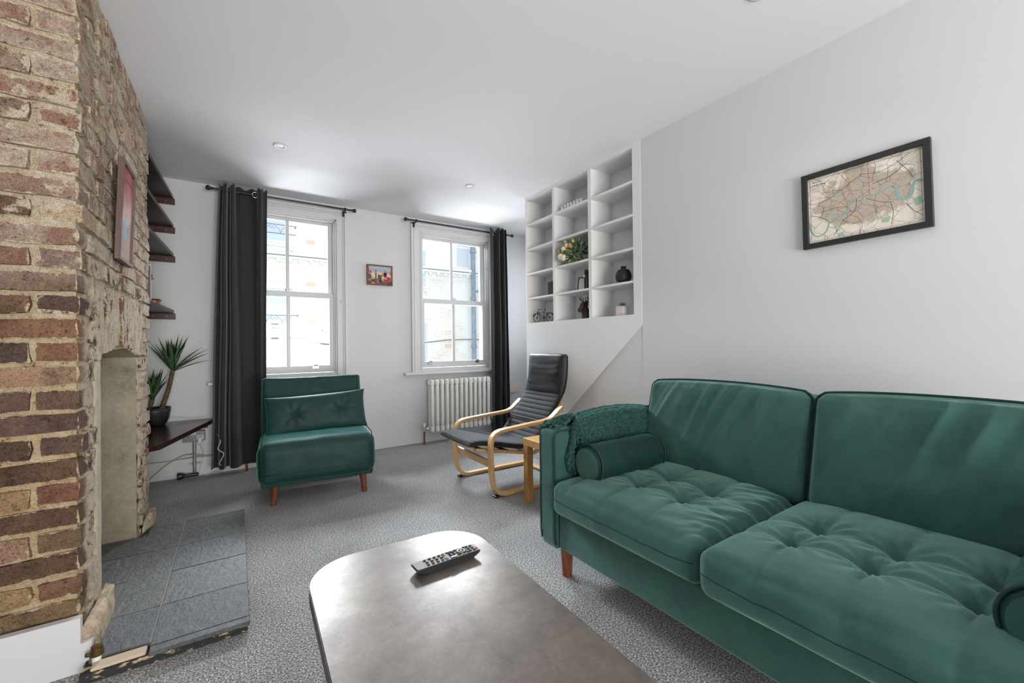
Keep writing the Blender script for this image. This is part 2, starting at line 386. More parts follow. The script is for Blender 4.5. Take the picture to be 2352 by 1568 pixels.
GLASS, N, L, p = nodes('window_glass')
tr = N.new('ShaderNodeBsdfTransparent'); tr.inputs[0].default_value = (.97, .98, .98, 1); gl = N.new('ShaderNodeBsdfGlossy'); gl.inputs['Roughness'].default_value = .02
mx = N.new('ShaderNodeMixShader'); fr = N.new('ShaderNodeFresnel'); fr.inputs[0].default_value = 1.35
L.new(fr.outputs[0], mx.inputs[0]); L.new(tr.outputs[0], mx.inputs[1]); L.new(gl.outputs[0], mx.inputs[2]); L.new(mx.outputs[0], N['Material Output'].inputs[0])

# ================================================================== the room
b = B().box((XL-.3, YB-.3, -.12), (3.6, YW, 0)); tag(put('floor', b, CARPET), kind='structure')
b = B().box((XL-.3, YB-.3, H), (3.6, YW+.3, H+.2)); tag(put('ceiling', b, CEIL), kind='structure')
b = B().box((XL-.3, YB, -.12), (XL, YW+.3, H)); tag(put('wall_left', b, WHITE), kind='structure')
W1, W2 = (-.005, .775), (1.595, 2.395); WZ = (.735, 2.175)
b = B(); Y2 = YW+.22
for x0, x1, z0, z1 in ((XL, W1[0], 0, H), (W1[1], W2[0], 0, H), (W2[1], 3.4, 0, H), (W1[0], W1[1], 0, WZ[0]), (W1[0], W1[1], WZ[1], H), (W2[0], W2[1], 0, WZ[0]), (W2[0], W2[1], WZ[1], H)):
    b.box((x0, YW, z0-.1 if z0 == 0 else z0), (x1, Y2, z1))
tag(put('wall_window', b, WHITE), kind='structure')
# right-hand wall: long run, then the boxed stair with the built-in shelves, then the recess beside the window
BY0, BY1, BZ0, BZ1 = 1.841, 3.042, 1.187, 2.28
b = B()
b.box((XR, YB, -.1), (XR+.5, 1.774, H)); b.box((XR+.004, 1.774, -.1), (XR+.5, 3.055, 1.17)); b.box((XR+.004, 1.774, 2.29), (XR+.5, 3.055, H))
b.box((XR+.24, 1.774, 1.17), (XR+.5, 3.055, 2.29)); b.box((XR+.004, 1.774, 1.17), (XR+.24, 1.82, 2.29)); b.box((XR+.5, 2.9, -.1), (3.3, 3.055, H))
tag(put('wall_right', b, WHITE), kind='structure')
b = B()
for y0, y1, z0, z1 in ((2.9, 3.22, -.1, H), (3.98, YW, -.1, H), (3.22, 3.98, -.1, .9), (3.22, 3.98, 2.12, H)): b.box((3.3, y0, z0), (3.45, y1, z1))
tag(put('wall_recess', b, WHITE), kind='structure')
wn = struct('window_3', (3.3, 3.6, .9))  # unseen side window, added so the recess gets light
put('frame', B().box((3.31, 3.22, .9), (3.37, 3.27, 2.12)).box((3.31, 3.93, .9), (3.37, 3.98, 2.12)).box((3.31, 3.27, .9), (3.37, 3.93, .96)).box((3.31, 3.27, 2.06), (3.37, 3.93, 2.12)), GLOSSW, wn); put('pane', B().box((3.338, 3.27, .96), (3.342, 3.93, 2.06)), GLASS, wn)
# back wall with glazed doors added out of view to bring light in
DX = (-.45, 1.95); DZ = (.05, 2.1)
b = B()
for x0, x1, z0, z1 in ((XL-.3, DX[0], -.1, H), (DX[1], XR+.5, -.1, H), (DX[0], DX[1], DZ[1], H), (DX[0], DX[1], -.1, DZ[0])): b.box((x0, YB-.2, z0), (x1, YB, z1))
tag(put('wall_back', b, WHITE), kind='structure')
d = struct('added_garden_door', (DX[0], YB, DZ[0]))
for x0, x1 in ((DX[0], (DX[0]+DX[1])/2), ((DX[0]+DX[1])/2, DX[1])):
    b = B(); f = .07
    b.box((x0, YB-.12, DZ[0]), (x0+f, YB-.06, DZ[1])); b.box((x1-f, YB-.12, DZ[0]), (x1, YB-.06, DZ[1])); b.box((x0, YB-.12, DZ[0]), (x1, YB-.06, DZ[0]+.12)); b.box((x0, YB-.12, DZ[1]-f), (x1, YB-.06, DZ[1]))
    lf = put('added_door_leaf', b, GLOSSW, d)
    put('pane', B().box((x0+f, YB-.094, DZ[0]+.12), (x1-f, YB-.088, DZ[1]-f)), GLASS, lf)
# skirtings
def skirt(name, lo, hi): tag(put(name, B().box(lo, hi, .004, 1), GLOSSW), kind='structure')
skirt('baseboard_window', (XL, YW-.016, 0), (3.3, YW, .143)); skirt('baseboard_left', (XL, 3.12, 0), (XL+.016, YW-.016, .143))
skirt('baseboard_right', (XR-.016, YB, 0), (XR, 1.9, .143))
b = B().prism([(XL, 0), (-.382, 0), (-.382, .088), (-.408, .088), (-.408, .168), (XL, .168)], (1.826, 1.850), 'y'); tag(put('baseboard_chimney', b, GLOSSW), kind='structure')

# ------------------------------------------------------------------ brick chimney breast
CY0, CY1 = 1.868, 3.12; OY0, OY1 = 2.10, 2.83
def arch(y):
    t = (y-(OY0+OY1)/2)/((OY1-OY0)/2); return .955+.052*(1-t*t)
chim = struct('chimney_breast', (XC, CY0, 0))
b = B(); XF = XC-.011; YF = CY0+.011
def dis(q, k=1): return .009*k*fb(q, 16, 5)
b.grid(lambda u, v: Vector((XL+(XF-XL)*u, YF+dis((XL+(XF-XL)*u, YF, v*H)), v*H)), 26, 120)
for y0, y1, lo in ((YF, OY0, 0), (OY0, OY1, 1), (OY1, CY1-.01, 0)):
    def f(u, v, y0=y0, y1=y1, lo=lo):
        y = y0+(y1-y0)*u; z0 = arch(y) if lo else 0; z = z0+(H-z0)*v; return Vector((XF+dis((XF, y, z)), y, z))
    b.grid(f, max(8, int((y1-y0)/.02)), 110 if not lo else 66)
b.grid(lambda u, v: Vector((XL+(XF-XL)*u, CY1-.01+dis((XL+(XF-XL)*u, 3.1, v*H)), v*H)), 10, 100)
b.box((XF-.04, YF+.001, 0), (XF+.001, YF+.04, H)); b.box((XL, YF+.02, 0), (XF-.02, OY0-.03, H)); b.box((XL, OY1+.03, 0), (XF-.02, CY1-.03, H)); b.box((XL, OY0-.03, 1.03), (XF-.02, OY1+.03, H))
put('mortar_bed', b, MORTAR, chim, 50)
# plastered fireplace opening
b = B(); XB = -.80
b.grid(lambda u, v: Vector((XB+(XF-XB)*u, OY1+.006*fb((u*3, v*5, 1), 1.5, 3), v*.99)), 20, 40)          # far cheek
b.grid(lambda u, v: Vector((XB+(XF-XB)*u, OY0-.006*fb((u*3, v*5, 7), 1.5, 3), v*.99)), 20, 40)          # near cheek
b.grid(lambda u, v: Vector((XB, OY0+(OY1-OY0)*u, v*1.02)), 4, 4)
b.grid(lambda u, v: Vector((XB+(XF-XB)*v, OY0+(OY1-OY0)*u, arch(OY0+(OY1-OY0)*u))), 16, 6)
put('fire_opening_plaster', b, PLASTER, chim, True)
b = B()                                                                                                    # rounded plaster edge of the near jamb
b.tube([Vector((XC-.004+.004*fb((0, 0, z*6)), 2.065+.008*fb((3, 0, z*5)), z)) for z in [.10+i*.0357 for i in range(25)]], [(.030, .012)]*25, 10, up=(0, 1, 0))
put('jamb_render', b, PLASTER, chim, True)
# brick units: ten worn meshes shared by all
def brick_mesh(i):
    bb = B(); rnd = random.Random(50+i); nx, ny, nzz = 3, 1, 2; idx = {}
    def vert(k):
        if k in idx: return idx[k]
        u = [k[0]/nx-.5, k[1]/ny-.5, k[2]/nzz-.5]; e = sum(1 for a, n in zip(k, (nx, ny, nzz)) if a in (0, n))
        sh = {3: .90, 2: .965, 1: 1.0, 0: 1}[e]
        v = Vector((u[0]*(.5+.5*sh)*1.0, u[1], u[2]*sh))+Vector((rnd.uniform(-.022, .022), rnd.uniform(-.03, .03), rnd.uniform(-.06, .06)))
        idx[k] = bb.bm.verts.new(v); return idx[k]
    for ax in range(3):
        A, Bx = [a for a in range(3) if a != ax]; n = (nx, ny, nzz)
        for side in (0, n[ax]):
            for i_ in range(n[A]):
                for j in range(n[Bx]):
                    q = []
                    for di, dj in ((0, 0), (1, 0), (1, 1), (0, 1)):
                        k = [0, 0, 0]; k[ax] = side; k[A] = i_+di; k[Bx] = j+dj; q.append(vert(tuple(k)))
                    bb.bm.faces.new(q)
    return mesh_of(bb, 'brick', BRICK, 55)
BM = [brick_mesh(i) for i in range(10)]
rb = random.Random(11)
def brick(x0, x1, y0, y1, z0, z1, side):
    """side: long axis of the shared mesh along y (flank) or x (front)"""
    c = ((x0+x1)/2, (y0+y1)/2, (z0+z1)/2); j = rb.uniform(-.006, .005)
    if side: o = share('brick', rb.choice(BM), chim, (c[0]+j, c[1], c[2]+rb.uniform(-.003, .003)), (rb.uniform(-.02, .02), 0, pi/2+rb.uniform(-.015, .015)), (y1-y0, x1-x0, z1-z0))
    else: o = share('brick', rb.choice(BM), chim, (c[0], c[1]+j, c[2]+rb.uniform(-.003, .003)), (0, rb.uniform(-.02, .02), rb.uniform(-.015, .015)), (x1-x0, y1-y0, z1-z0))
    return o
PITCH = .0735; J = .012; ST, HD, DP = .196, .094, .094
course = 0; z = .005
while z < H-.03:
    z1 = min(z+PITCH-J, H-.004); A = course % 2 == 0
    xf, yf = XC+.001, CY0-.001
    # corner unit
    if A: brick(xf-ST, xf, yf, yf+HD, z, z1, False); xs = xf-ST-J; ys = yf+HD+J
    else: brick(xf-HD, xf, yf, yf+ST, z, z1, True); xs = xf-HD-J; ys = yf+ST+J
    while xs > XL+.03:
        l = ST*rb.uniform(.9, 1.05) if xs > -.75 else xs-XL; x0 = max(xs-l, XL+.002)
        brick(x0, xs, yf, yf+DP, z, z1, False); xs = x0-J
    while ys < CY1-.03:
        l = (ST if rb.random() < .72 else HD)*rb.uniform(.9, 1.06); y1 = min(ys+l, CY1)
        if CY1-y1 < .05: y1 = CY1
        if z < 1.235:                                        # leave out the opening and the soldier arch over it
            lo, hi = (OY0-.03, OY1+.02) if z < .93 else (2.0, 2.95)
            if ys < hi and y1 > lo:
                if ys < lo-.05: brick(xf-DP, xf, ys, lo-.004, z, z1, True)
                if y1 > hi+.04: brick(xf-DP, xf, hi+.004, y1, z, z1, True)
                ys = y1+J; continue
        brick(xf-DP, xf, ys, y1, z, z1, True); ys = y1+J
    z += PITCH; course += 1
y = 2.012
while y < 2.93:                                              # soldier arch
    wd = .062*rb.uniform(.85, 1.15); yc = y+wd/2
    zb = arch(max(OY0, min(OY1, yc)))+rb.uniform(-.004, .006); zt = 1.235+rb.uniform(-.012, .01)
    lean = (yc-2.465)*-.10
    share('brick', rb.choice(BM), chim, (XC-.047+rb.uniform(-.004, .006), yc, (zb+zt)/2), (lean, pi/2, 0), (zt-zb, wd, DP)) if False else \
        share('brick', rb.choice(BM), chim, (XC-.045+rb.uniform(-.004, .006), yc, (zb+zt)/2), (-pi/2+lean*-1, 0, pi/2) if False else (0, pi/2, 0), (zt-zb, wd, DP))
    y += wd+.010

# ------------------------------------------------------------------ slate hearth
GROUT = mat('hearth_grout', lin(150, 146, 140), .9)
hearth = thing('hearth', 'low slate-tiled hearth slab in front of the brick fireplace', 'hearth', (-.2, 2.3, 0))
put('bed', B().box((-.395, 1.752, 0), (.028, 2.928, .030)).box((XB, OY0+.012, 0), (-.395, OY1-.012, .030)), SLATEBASE, hearth)
put('grout_line', B().box((-.2425, 1.80, .0302), (-.2365, 2.93, .0425)), GROUT, hearth)
put('plaster_patch', B().box((-.372, 1.752, .0305), (-.245, 1.795, .040), .003, 1), mat('bare_mortar', lin(205, 185, 160), .9, bump=(60, .5, .006)), hearth)
rows = [1.772, 2.028, 2.312, 2.588, 2.93]
for i in range(4):
    y0, y1 = rows[i]+.0012, rows[i+1]-.0012; t = random.uniform(-.001, .001)
    put('slate_tile', B().box((-.2375, y0, .0305), (.034, y1, .045+t), .002, 1), SLATE, hearth)
    yl0 = y0 if i else 1.80
    if i in (0,): poly = [(-.384, yl0), (-.2415, yl0), (-.2415, y1), (-.384, y1)]
    else: poly = [(-.384, max(y0, rows[i])), (-.2415, y0), (-.2415, y1), (-.384, y1)]
    put('slate_tile', B().prism(poly, (.0305, .0445-t), 'z'), SLATE, hearth)
    if 0 < i < 3 or i == 3:
        ya, yb = max(y0, OY0+.014), min(y1, OY1-.014)
        if yb > ya: put('slate_tile', B().box((XB+.004, ya, .0305), (-.3852, yb, .0447), .002, 1), SLATE, hearth)
put('slate_tile', B().box((-.236, 1.735, .0305), (.034, 1.770, .045), .002, 1), SLATE, hearth)
put('slate_tile', B().box((-.236, 2.932, .0305), (.034, 2.952, .044), .002, 1), SLATE, hearth)
# broken stone at the foot of each jamb
def rubble(name, label, pts, m):
    bb = B()
    for q in pts: bb.bm.verts.new(q)
    bmesh.ops.convex_hull(bb.bm, input=bb.bm.verts); bmesh.ops.subdivide_edges(bb.bm, edges=bb.bm.edges, cuts=3, use_grid_fill=True)
    for v in bb.bm.verts: v.co += Vector((fb(v.co, 34), fb(v.co+Vector((9, 0, 0)), 34), fb(v.co+Vector((0, 9, 0)), 34)))*.003
    c = Vector(pts[0]); return tag(put(name, bb, m, loc=(c.x, c.y, 0), smooth=25), label, 'stone', 'broken jamb stones')
ST_ = mat('broken_jamb_stone', lin(206, 188, 162), .95, c2=lin(150, 128, 106), nscale=24, bump=((24, .8, .02), (110, .5, .004)))
rubble('jamb_stone', 'broken pale stone block at the foot of the near fireplace jamb', [(-.414, 1.853, .02), (-.374, 1.853, .02), (-.41, 1.853, .125), (-.381, 1.853, .095), (-.378, 2.10, .05), (-.379, 2.10, .10), (-.412, 2.14, .05), (-.412, 2.15, .125), (-.386, 2.13, .125)], ST_)
rubble('jamb_stone', 'small broken stone at the foot of the far fireplace jamb', [(-.412, 2.86, .046), (-.39, 2.96, .046), (-.385, 3.11, .0), (-.412, 3.12, .0), (-.412, 2.90, .09), (-.392, 3.0, .085), (-.386, 3.11, .10), (-.412, 3.12, .10)], ST_)
g = thing('pipe_stub', 'short white pipe stub with brass collar beside the hearth corner', 'pipe', (-.366, 1.80, 0))
put('pipe', B().cyl((-.366, 1.80, 0), (-.366, 1.80, .062), .0115), RADW, g, 40)
put('collar', B().cyl((-.366, 1.80, .055), (-.366, 1.80, .068), .017).cyl((-.366, 1.80, .068), (-.366, 1.80, .082), .014).cyl((-.366, 1.80, .060), (-.392, 1.803, .060), .006), BRASS, g, 40)

# ------------------------------------------------------------------ sash windows
def sash_window(n, x0, x1, bar, ca, cb, latches):
    wn = struct('window_%d' % n, (x0, YW, WZ[0])); z0, z1 = .765, 2.165
    b = B()                                                  # architrave: stepped mouldings left, right, top
    def leg(xa, xb, out):                                    # out = outer side (-1 left, 1 right)
        w_ = xb-xa
        b.box((xa, YW-.018, .735), (xb, YW, 2.25))
        e0 = xa if out < 0 else xb
        s_ = -out
        b.box((min(e0, e0+s_*.022), YW-.034, .735), (max(e0, e0+s_*.022), YW-.018, 2.25), .003, 1)
        b.box((min(e0+s_*.030, e0+s_*.040), YW-.026, .735), (max(e0+s_*.030, e0+s_*.040), YW-.018, 2.21), .003, 1)
        i0 = xb if out < 0 else xa
        b.box((min(i0, i0+out*.010), YW-.024, .735), (max(i0, i0+out*.010), YW-.018, 2.185), .003, 1)
    leg(ca, x0, -1); leg(x1, cb, 1)
    b.box((x0-.001, YW-.018, 2.165), (x1+.001, YW, 2.25)); b.box((ca, YW-.034, 2.232), (cb, YW-.018, 2.256), .003, 1); b.box((ca+.03, YW-.026, 2.208), (cb-.03, YW-.018, 2.218), .003, 1); b.box((x0, YW-.024, 2.165), (x1, YW-.018, 2.178), .002, 1)
    put('architrave', b, GLOSSW, wn)
    b = B()                                                  # box lining, beads and sub-sill
    for xa, xb in ((x0-.012, x0+.010), (x1-.010, x1+.012)): b.box((xa, YW-.002, .735), (xb, YW+.16, 2.175))
    b.box((x0, YW-.002, 2.155), (x1, YW+.16, 2.18)); b.box((x0, YW-.004, .735), (x1, YW+.03, .765)); b.box((x0, YW+.03, .735), (x1, YW+.22, .757))
    for xa in (x0+.010, x1-.022): b.box((xa, YW+.020, .765), (xa+.012, YW+.034, 2.155), .002, 1)
    b.box((x0, YW+.020, 2.142), (x1, YW+.034, 2.155))
    put('frame_lining', b, GLOSSW, wn)
    put('sill_board', B().box((ca-.085, YW-.072, .700), (cb+.085, YW-.001, .728), .008, 2).box((ca, YW-.026, .728), (cb, YW-.001, .737)), GLOSSW, wn)
    def sash(name, ya, yb, za, zb, br, tr, st):
        b = B(); xa, xb = x0+.011, x1-.011
        b.box((xa, ya, za), (xa+st, yb, zb), .002, 1); b.box((xb-st, ya, za), (xb, yb, zb), .002, 1)
        b.box((xa+st, ya, za), (xb-st, yb, za+br)); b.box((xa+st, ya, zb-tr), (xb-st, yb, zb))
        for q in (xa+st, xb-st-.006): b.box((q, ya+.006, za+br), (q+.006, yb-.004, zb-tr))
        s = put(name, b, GLOSSW, wn)
        put('glazing_bar', B().box((bar-.013, ya+.004, za+br), (bar+.013, yb-.004, zb-tr), .004, 1), GLOSSW, s)
        ym = (ya+yb)/2
        put('pane', B().box((xa+st, ym-.002, za+br), (bar-.013, ym+.002, zb-tr)), GLASS, s)
        put('pane', B().box((bar+.013, ym-.002, za+br), (xb-st, ym+.002, zb-tr)), GLASS, s); return s
    up = sash('upper_sash', YW+.082, YW+.120, 1.440, 2.160, .045, .038, .038)
    for xx, d_ in ((x0+.011, 1), (x1-.011, -1)):             # curved horns below the upper sash
        put('sash_horn', B().prism([(xx, 1.5), (xx+d_*.04, 1.5), (xx+d_*.036, 1.44), (xx+d_*.020, 1.415), (xx+d_*.014, 1.385), (xx, 1.375)][::d_], (YW+.084, YW+.118), 'y'), GLOSSW, up)
    lo = sash('lower_sash', YW+.036, YW+.074, .766, 1.489, .062, .048, .034)
    put('sash_catch', B().box((bar-.03, YW+.040, 1.489), (bar+.03, YW+.070, 1.496), .002, 1).cyl((bar-.012, YW+.055, 1.496), (bar-.012, YW+.055, 1.512), .010).box((bar-.014, YW+.048, 1.504), (bar+.034, YW+.062, 1.513), .003, 1), CHROME, lo, 40)
    for lx in latches:
        put('sash_lift', B().box((lx-.026, YW+.030, .800), (lx+.026, YW+.036, .826), .002, 1).tube([(lx-.013, YW+.030, .822), (lx-.013, YW+.016, .832), (lx+.013, YW+.016, .832), (lx+.013, YW+.030, .822)], .005, 8).cyl((lx-.018, YW+.030, .808), (lx-.018, YW+.027, .808), .004).cyl((lx+.018, YW+.030, .808), (lx+.018, YW+.027, .808), .004), CHROME, lo, 40)
    put('lock_stud', B().cyl((x1+.035, YW-.018, 1.42), (x1+.035, YW-.022, 1.42), .004).cyl((x1+.035, YW-.018, 1.405), (x1+.035, YW-.022, 1.405), .004), BRASS, wn)
sash_window(1, W1[0], W1[1], .385, -.105, .866, (.17, .60)); sash_window(2, W2[0], W2[1], 1.983, 1.484, 2.505, (1.70, 2.26))

# ------------------------------------------------------------------ the street outside
tag(put('street_ground', B().box((-20, YW+.4, -4.1), (25, 30, -4.0)), mat('asphalt', (.16, .16, .165, 1), .9, c2=(.2, .2, .2, 1), nscale=3)), kind='structure')
FB = 11.0
FR, N, L, p = nodes('pale_london_brick')
P = N.new('ShaderNodeNewGeometry').outputs['Position']; mp = N.new('ShaderNodeMapping'); mp.inputs['Rotation'].default_value = (radians(90), 0, 0); L.new(P, mp.inputs[0])
bt = N.new('ShaderNodeTexBrick'); L.new(mp.outputs[0], bt.inputs['Vector']); bt.inputs['Scale'].default_value = 1.0
bt.inputs['Color1'].default_value = (.84, .77, .66, 1); bt.inputs['Color2'].default_value = (.70, .57, .42, 1); bt.inputs['Mortar'].default_value = (.88, .86, .82, 1)
bt.inputs['Brick Width'].default_value = .23; bt.inputs['Row Height'].default_value = .075; bt.inputs['Mortar Size'].default_value = .008; bt.inputs['Bias'].default_value = -.35
xyz = N.new('ShaderNodeSeparateXYZ'); L.new(P, xyz.inputs[0]); n1 = nz(N, L, P, 1.1, 3)
lime = mixc(N, L, sstep(N, L, n1, .42, .58), bt.outputs[0], (.88, .87, .85, 1)); lime = mixc(N, L, sstep(N, L, xyz.outputs[2], 3.0, 3.05), lime, (.88, .88, .87, 1))
L.new(lime, p.inputs['Base Color']); p.inputs['Roughness'].default_value = .9
RENDER = mat('white_stone_render', (.88, .88, .87, 1), .8); FGL = mat('facade_window_glass', (.60, .67, .72, 1), .15, spec=.6); IRON = mat('painted_railing_iron', (.12, .15, .22, 1), .5)
TERRA = mat('terracotta_air_brick', lin(222, 184, 160), .8, c2=lin(232, 204, 184), nscale=30)
fc = thing('brick_apartment_building', 'pale brick building across the street with cornice and drainpipe', 'building', (3, FB, -4))
put('wall', B().box((-7, FB, -4), (15, FB+.5, 9)), FR, fc)
put('cornice', B().box((-7, FB-.16, 3.12), (15, FB, 3.17)).box((-7, FB-.11, 3.04), (15, FB, 3.10)).box((-7, FB-.04, 2.86), (15, FB, 2.885)), RENDER, fc)
me = mesh_of(B().box((-.045, -.09, -.035), (.045, 0, .035), .006, 1), 'bracket', RENDER)
for i in range(30): share('bracket', me, fc, (-.35+i*.232, FB, 3.005))
def fwin(x0, x1, z0, z1, rail=None, lintel=True):
    f = put('window', B().box((x0-.06, FB-.03, z0-.05), (x0, FB, z1+.05)).box((x1, FB-.03, z0-.05), (x1+.06, FB, z1+.05)).box((x0, FB-.03, z1), (x1, FB, z1+.05)).box((x0, FB-.03, z0-.05), (x1, FB, z0)).box((x0, FB-.03, (z0+z1)/2-.025), (x1, FB, (z0+z1)/2+.025)), RENDER, fc)
    put('pane', B().box((x0, FB-.01, z0), (x1, FB, z1)), FGL, f)
    put('sill', B().box((x0-.14, FB-.14, z0-.14), (x1+.14, FB, z0-.08)).box((x1-.02, FB-.10, z0-.21), (x1+.10, FB, z0-.14)), RENDER, f)
    if lintel:
        put('arch', B().tube([(x0-.12+(x1-x0+.24)*t/12, FB-.02, z1+.10+.10*sin(pi*t/12)) for t in range(13)], .022, 6), RENDER, f)
    if rail:
        b = B().cyl((x0-.15, FB-.18, rail), (x1+.15, FB-.18, rail), .008, n=6).cyl((x0-.15, FB-.18, rail-.20), (x1+.15, FB-.18, rail-.20), .009, n=6)
        for k in range(3):
            cx = x0+(x1-x0)*(k+.5)/3
            for s_ in (-1, 1): b.tube([(cx, FB-.18, rail-.19), (cx+s_*.03, FB-.18, rail-.10), (cx+s_*.12, FB-.18, rail-.02), (cx+s_*.17, FB-.18, rail-.06), (cx+s_*.13, FB-.18, rail-.10), (cx+s_*.10, FB-.18, rail-.06)], .005, 5)
        b.cyl((x1+.15, FB-.18, rail), (x1+.15, FB, rail), .012, n=6); put('railing', b, IRON, f)
fwin(.05, 1.02, 3.45, 4.6, 3.78); fwin(.05, 1.05, 1.50, 2.35, 1.72); fwin(1.88, 2.6, 1.50, 2.02); fwin(3.55, 4.40, 2.62, 3.62); fwin(3.55, 4.42, .55, 1.62); fwin(6.28, 7.1, 1.52, 2.0, lintel=False); fwin(5.35, 5.75, 3.28, 4.4)
for x, z in ((1.50, 3.50), (1.50, 2.50), (1.515, 1.53), (5.08, .96)): put('air_brick', B().box((x-.10, FB-.012, z-.05), (x+.10, FB, z+.05)), TERRA, fc)
b = B().cyl((5.83, FB-.14, -4), (5.83, FB-.14, 4.9), .066, n=14)
for zz in (-.5, .9, 2.3, 3.7): b.cyl((5.83, FB-.14, zz), (5.83, FB-.14, zz+.09), .085, n=14)
b.cyl((5.83, FB-.14, 2.55), (6.6, FB-.06, 2.72), .03, n=8)
put('drainpipe', b, mat('slate_blue_pipe', (.20, .25, .31, 1), .5, c2=(.30, .35, .40, 1), nscale=8), fc, 40)
put('cable', B().tube(spline([(-3, FB-.03, 1.19), (.2, FB-.03, 1.19), (1.25, FB-.03, 1.20), (1.7, FB-.03, 1.07), (2.2, FB-.03, 1.04), (3.6, FB-.03, 1.02), (4.6, FB-.03, 1.10), (5.2, FB-.03, 1.15), (6.2, FB-.03, 1.14), (6.6, FB-.03, 1.0)], 5), .014, 5), mat('grey_cable', (.22, .2, .18, 1), .7), fc, True)
# ================================================================== green velvet sofa along the right wall
SX, SY0, SY1 = 1.105, -.110, 1.465          # front plane, near end, far end
sofa = thing('sofa', 'large green velvet two-seat sofa with button-tufted seat cushions', 'sofa', (1.6, .7, 0))
AW = .105
b = B().box((SX+.015, SY0+AW, .145), (2.06, SY1-AW, .300), .012, 3); put('base', b, VELV, sofa, 40)
b = B().box((1.90, SY0+.02, .145), (2.10, SY1-.02, .640), .03, 4); put('back_frame', b, VELV, sofa, 40)
for y0, y1 in ((SY1-AW, SY1), (SY0, SY0+AW)):
    def af(p, u):
        if u.z > .5 and abs(u.y) < 1: p.z += .006*(1-u.y*u.y)*(u.z-.5)*2
        if u.x < -.99: p.x += .010*max(0, -u.z-.6)
        return p
    b = B().rbox(((SX+2.10)/2, (y0+y1)/2, .385), ((2.10-SX)/2, AW/2, .248), .016, (24, 8, 20), af); a = put('arm', b, VELV, sofa, True)
    b = B()
    for yy in (y0+.004, y1-.004):
        b.tube([(SX+.006, yy, .16), (SX+.001, yy, .20), (SX+.001, yy, .60), (SX+.008, yy, .624), (SX+.03, yy, .632), (2.08, yy, .632)], .0042, 6)
    put('piping', b, PIPING, a, True)
def wr(p, s): return noise.noise(Vector(p)*s)
def seat_cushion(y0, y1, btn, proud):
    cx, cy = (SX-.025-proud+1.80)/2, (y0+y1)/2; hx, hy, hz = (1.80-(SX-.025-proud))/2, (y1-y0)/2, .066
    segs = []
    for i, (x, y) in enumerate(btn):
        if i % 2 == 0: segs += [((x, y), (cx-hx-.02, y-.012)), (btn[i], btn[i+1])]
        else: segs.append(((x, y), (x+.2, y-.01)))
        if i+2 < len(btn): segs.append((btn[i], btn[i+2]))
        if i < 2: segs.append(((x, y), (x-.02, y1)))
        if i >= 4: segs.append(((x, y), (x-.02, y0)))
    def dseg(px, py, a, c):
        ax, ay = a; dx, dy = c[0]-ax, c[1]-ay; t = max(0, min(1, ((px-ax)*dx+(py-ay)*dy)/(dx*dx+dy*dy+1e-9)))
        # seams sag into an arc between buttons
        return sqrt((px-ax-t*dx)**2+(py-ay-t*dy)**2), t
    def f(p, u):
        X, Y = cx+p.x, cy+p.y; top = max(0, min(1, (p.z+.02)/.05)); side = max(0, 1-max(0, p.z)/hz)
        crown = (1-u.x**4)*(1-u.y**4); q = Vector(p)
        q.z += top*.036*crown
        dep = 0
        for bx, by in btn:
            d = sqrt((X-bx)**2+(Y-by)**2); dep += .030*exp(-(d/.050)**1.2)+.016*exp(-(d/.014)**2)
        g = 0
        for a, c in segs:
            d, t = dseg(X, Y, a, c); g = max(g, (.0045*exp(-(d/.022)**2)+.0030*exp(-(d/.0045)**2))*(1 if t < 1 else .3))
        q.z -= top*(dep+g)
        # radiating gathers round the buttons
        for bx, by in btn:
            d = sqrt((X-bx)**2+(Y-by)**2)
            if d < .14: q.z += top*.0028*sin(math.atan2(Y-by, X-bx)*11+bx*40)*exp(-((d-.05)/.045)**2)
        # loose folds at the end nearest the middle seam
        e = max(0, (y0+.22-Y)/.22) if proud == 0 else 0
        if e > 0: q.z += top*(.010*e*(wr((X*22+Y*15, Y*4-X*3, 1), 1.6))+.0022*e*sin((X*.75+Y*.6)*150+9*wr((X, Y, 1), 7)))
        bul = 1-u.z*u.z
        if u.x < -.98: q.x -= .016*bul*(1-u.y**6)+.004*wr((Y*9, p.z*6, 3), 1)
        if abs(u.y) > .98: q.y += .004*bul*(1 if u.y > 0 else -1)
        return q
    b = B().rbox((cx, cy, .365), (hx, hy, hz), .034, (84, 84, 12), f)
    c = put('seat_cushion', b, VELV, sofa, True)
    for bx, by in btn: put('button', B().sphere((bx, by, .372), .011, 10, 6, (1, 1, .5)), VELV, c, True)
    sm = []
    for t in range(33):
        yl = (-hy+.012)+(2*hy-.024)*t/32; pt = f(Vector((-hx, yl, .004)), Vector((-1, yl/hy, .06))); sm.append(Vector((cx, cy, .365))+pt+Vector((-.0004, 0, 0)))
    put('seam', B().tube(sm, .0013, 5), VELVD, c, True)
seat_cushion(.700, SY1-AW-.002, [(1.325, 1.281), (1.485, 1.253), (1.308, 1.092), (1.461, 1.067), (1.308, .903), (1.449, .881)], 0)
seat_cushion(SY0+AW+.002, .692, [(1.285, .546), (1.425, .530), (1.285, .372), (1.420, .354), (1.285, .199), (1.435, .190)], .022)
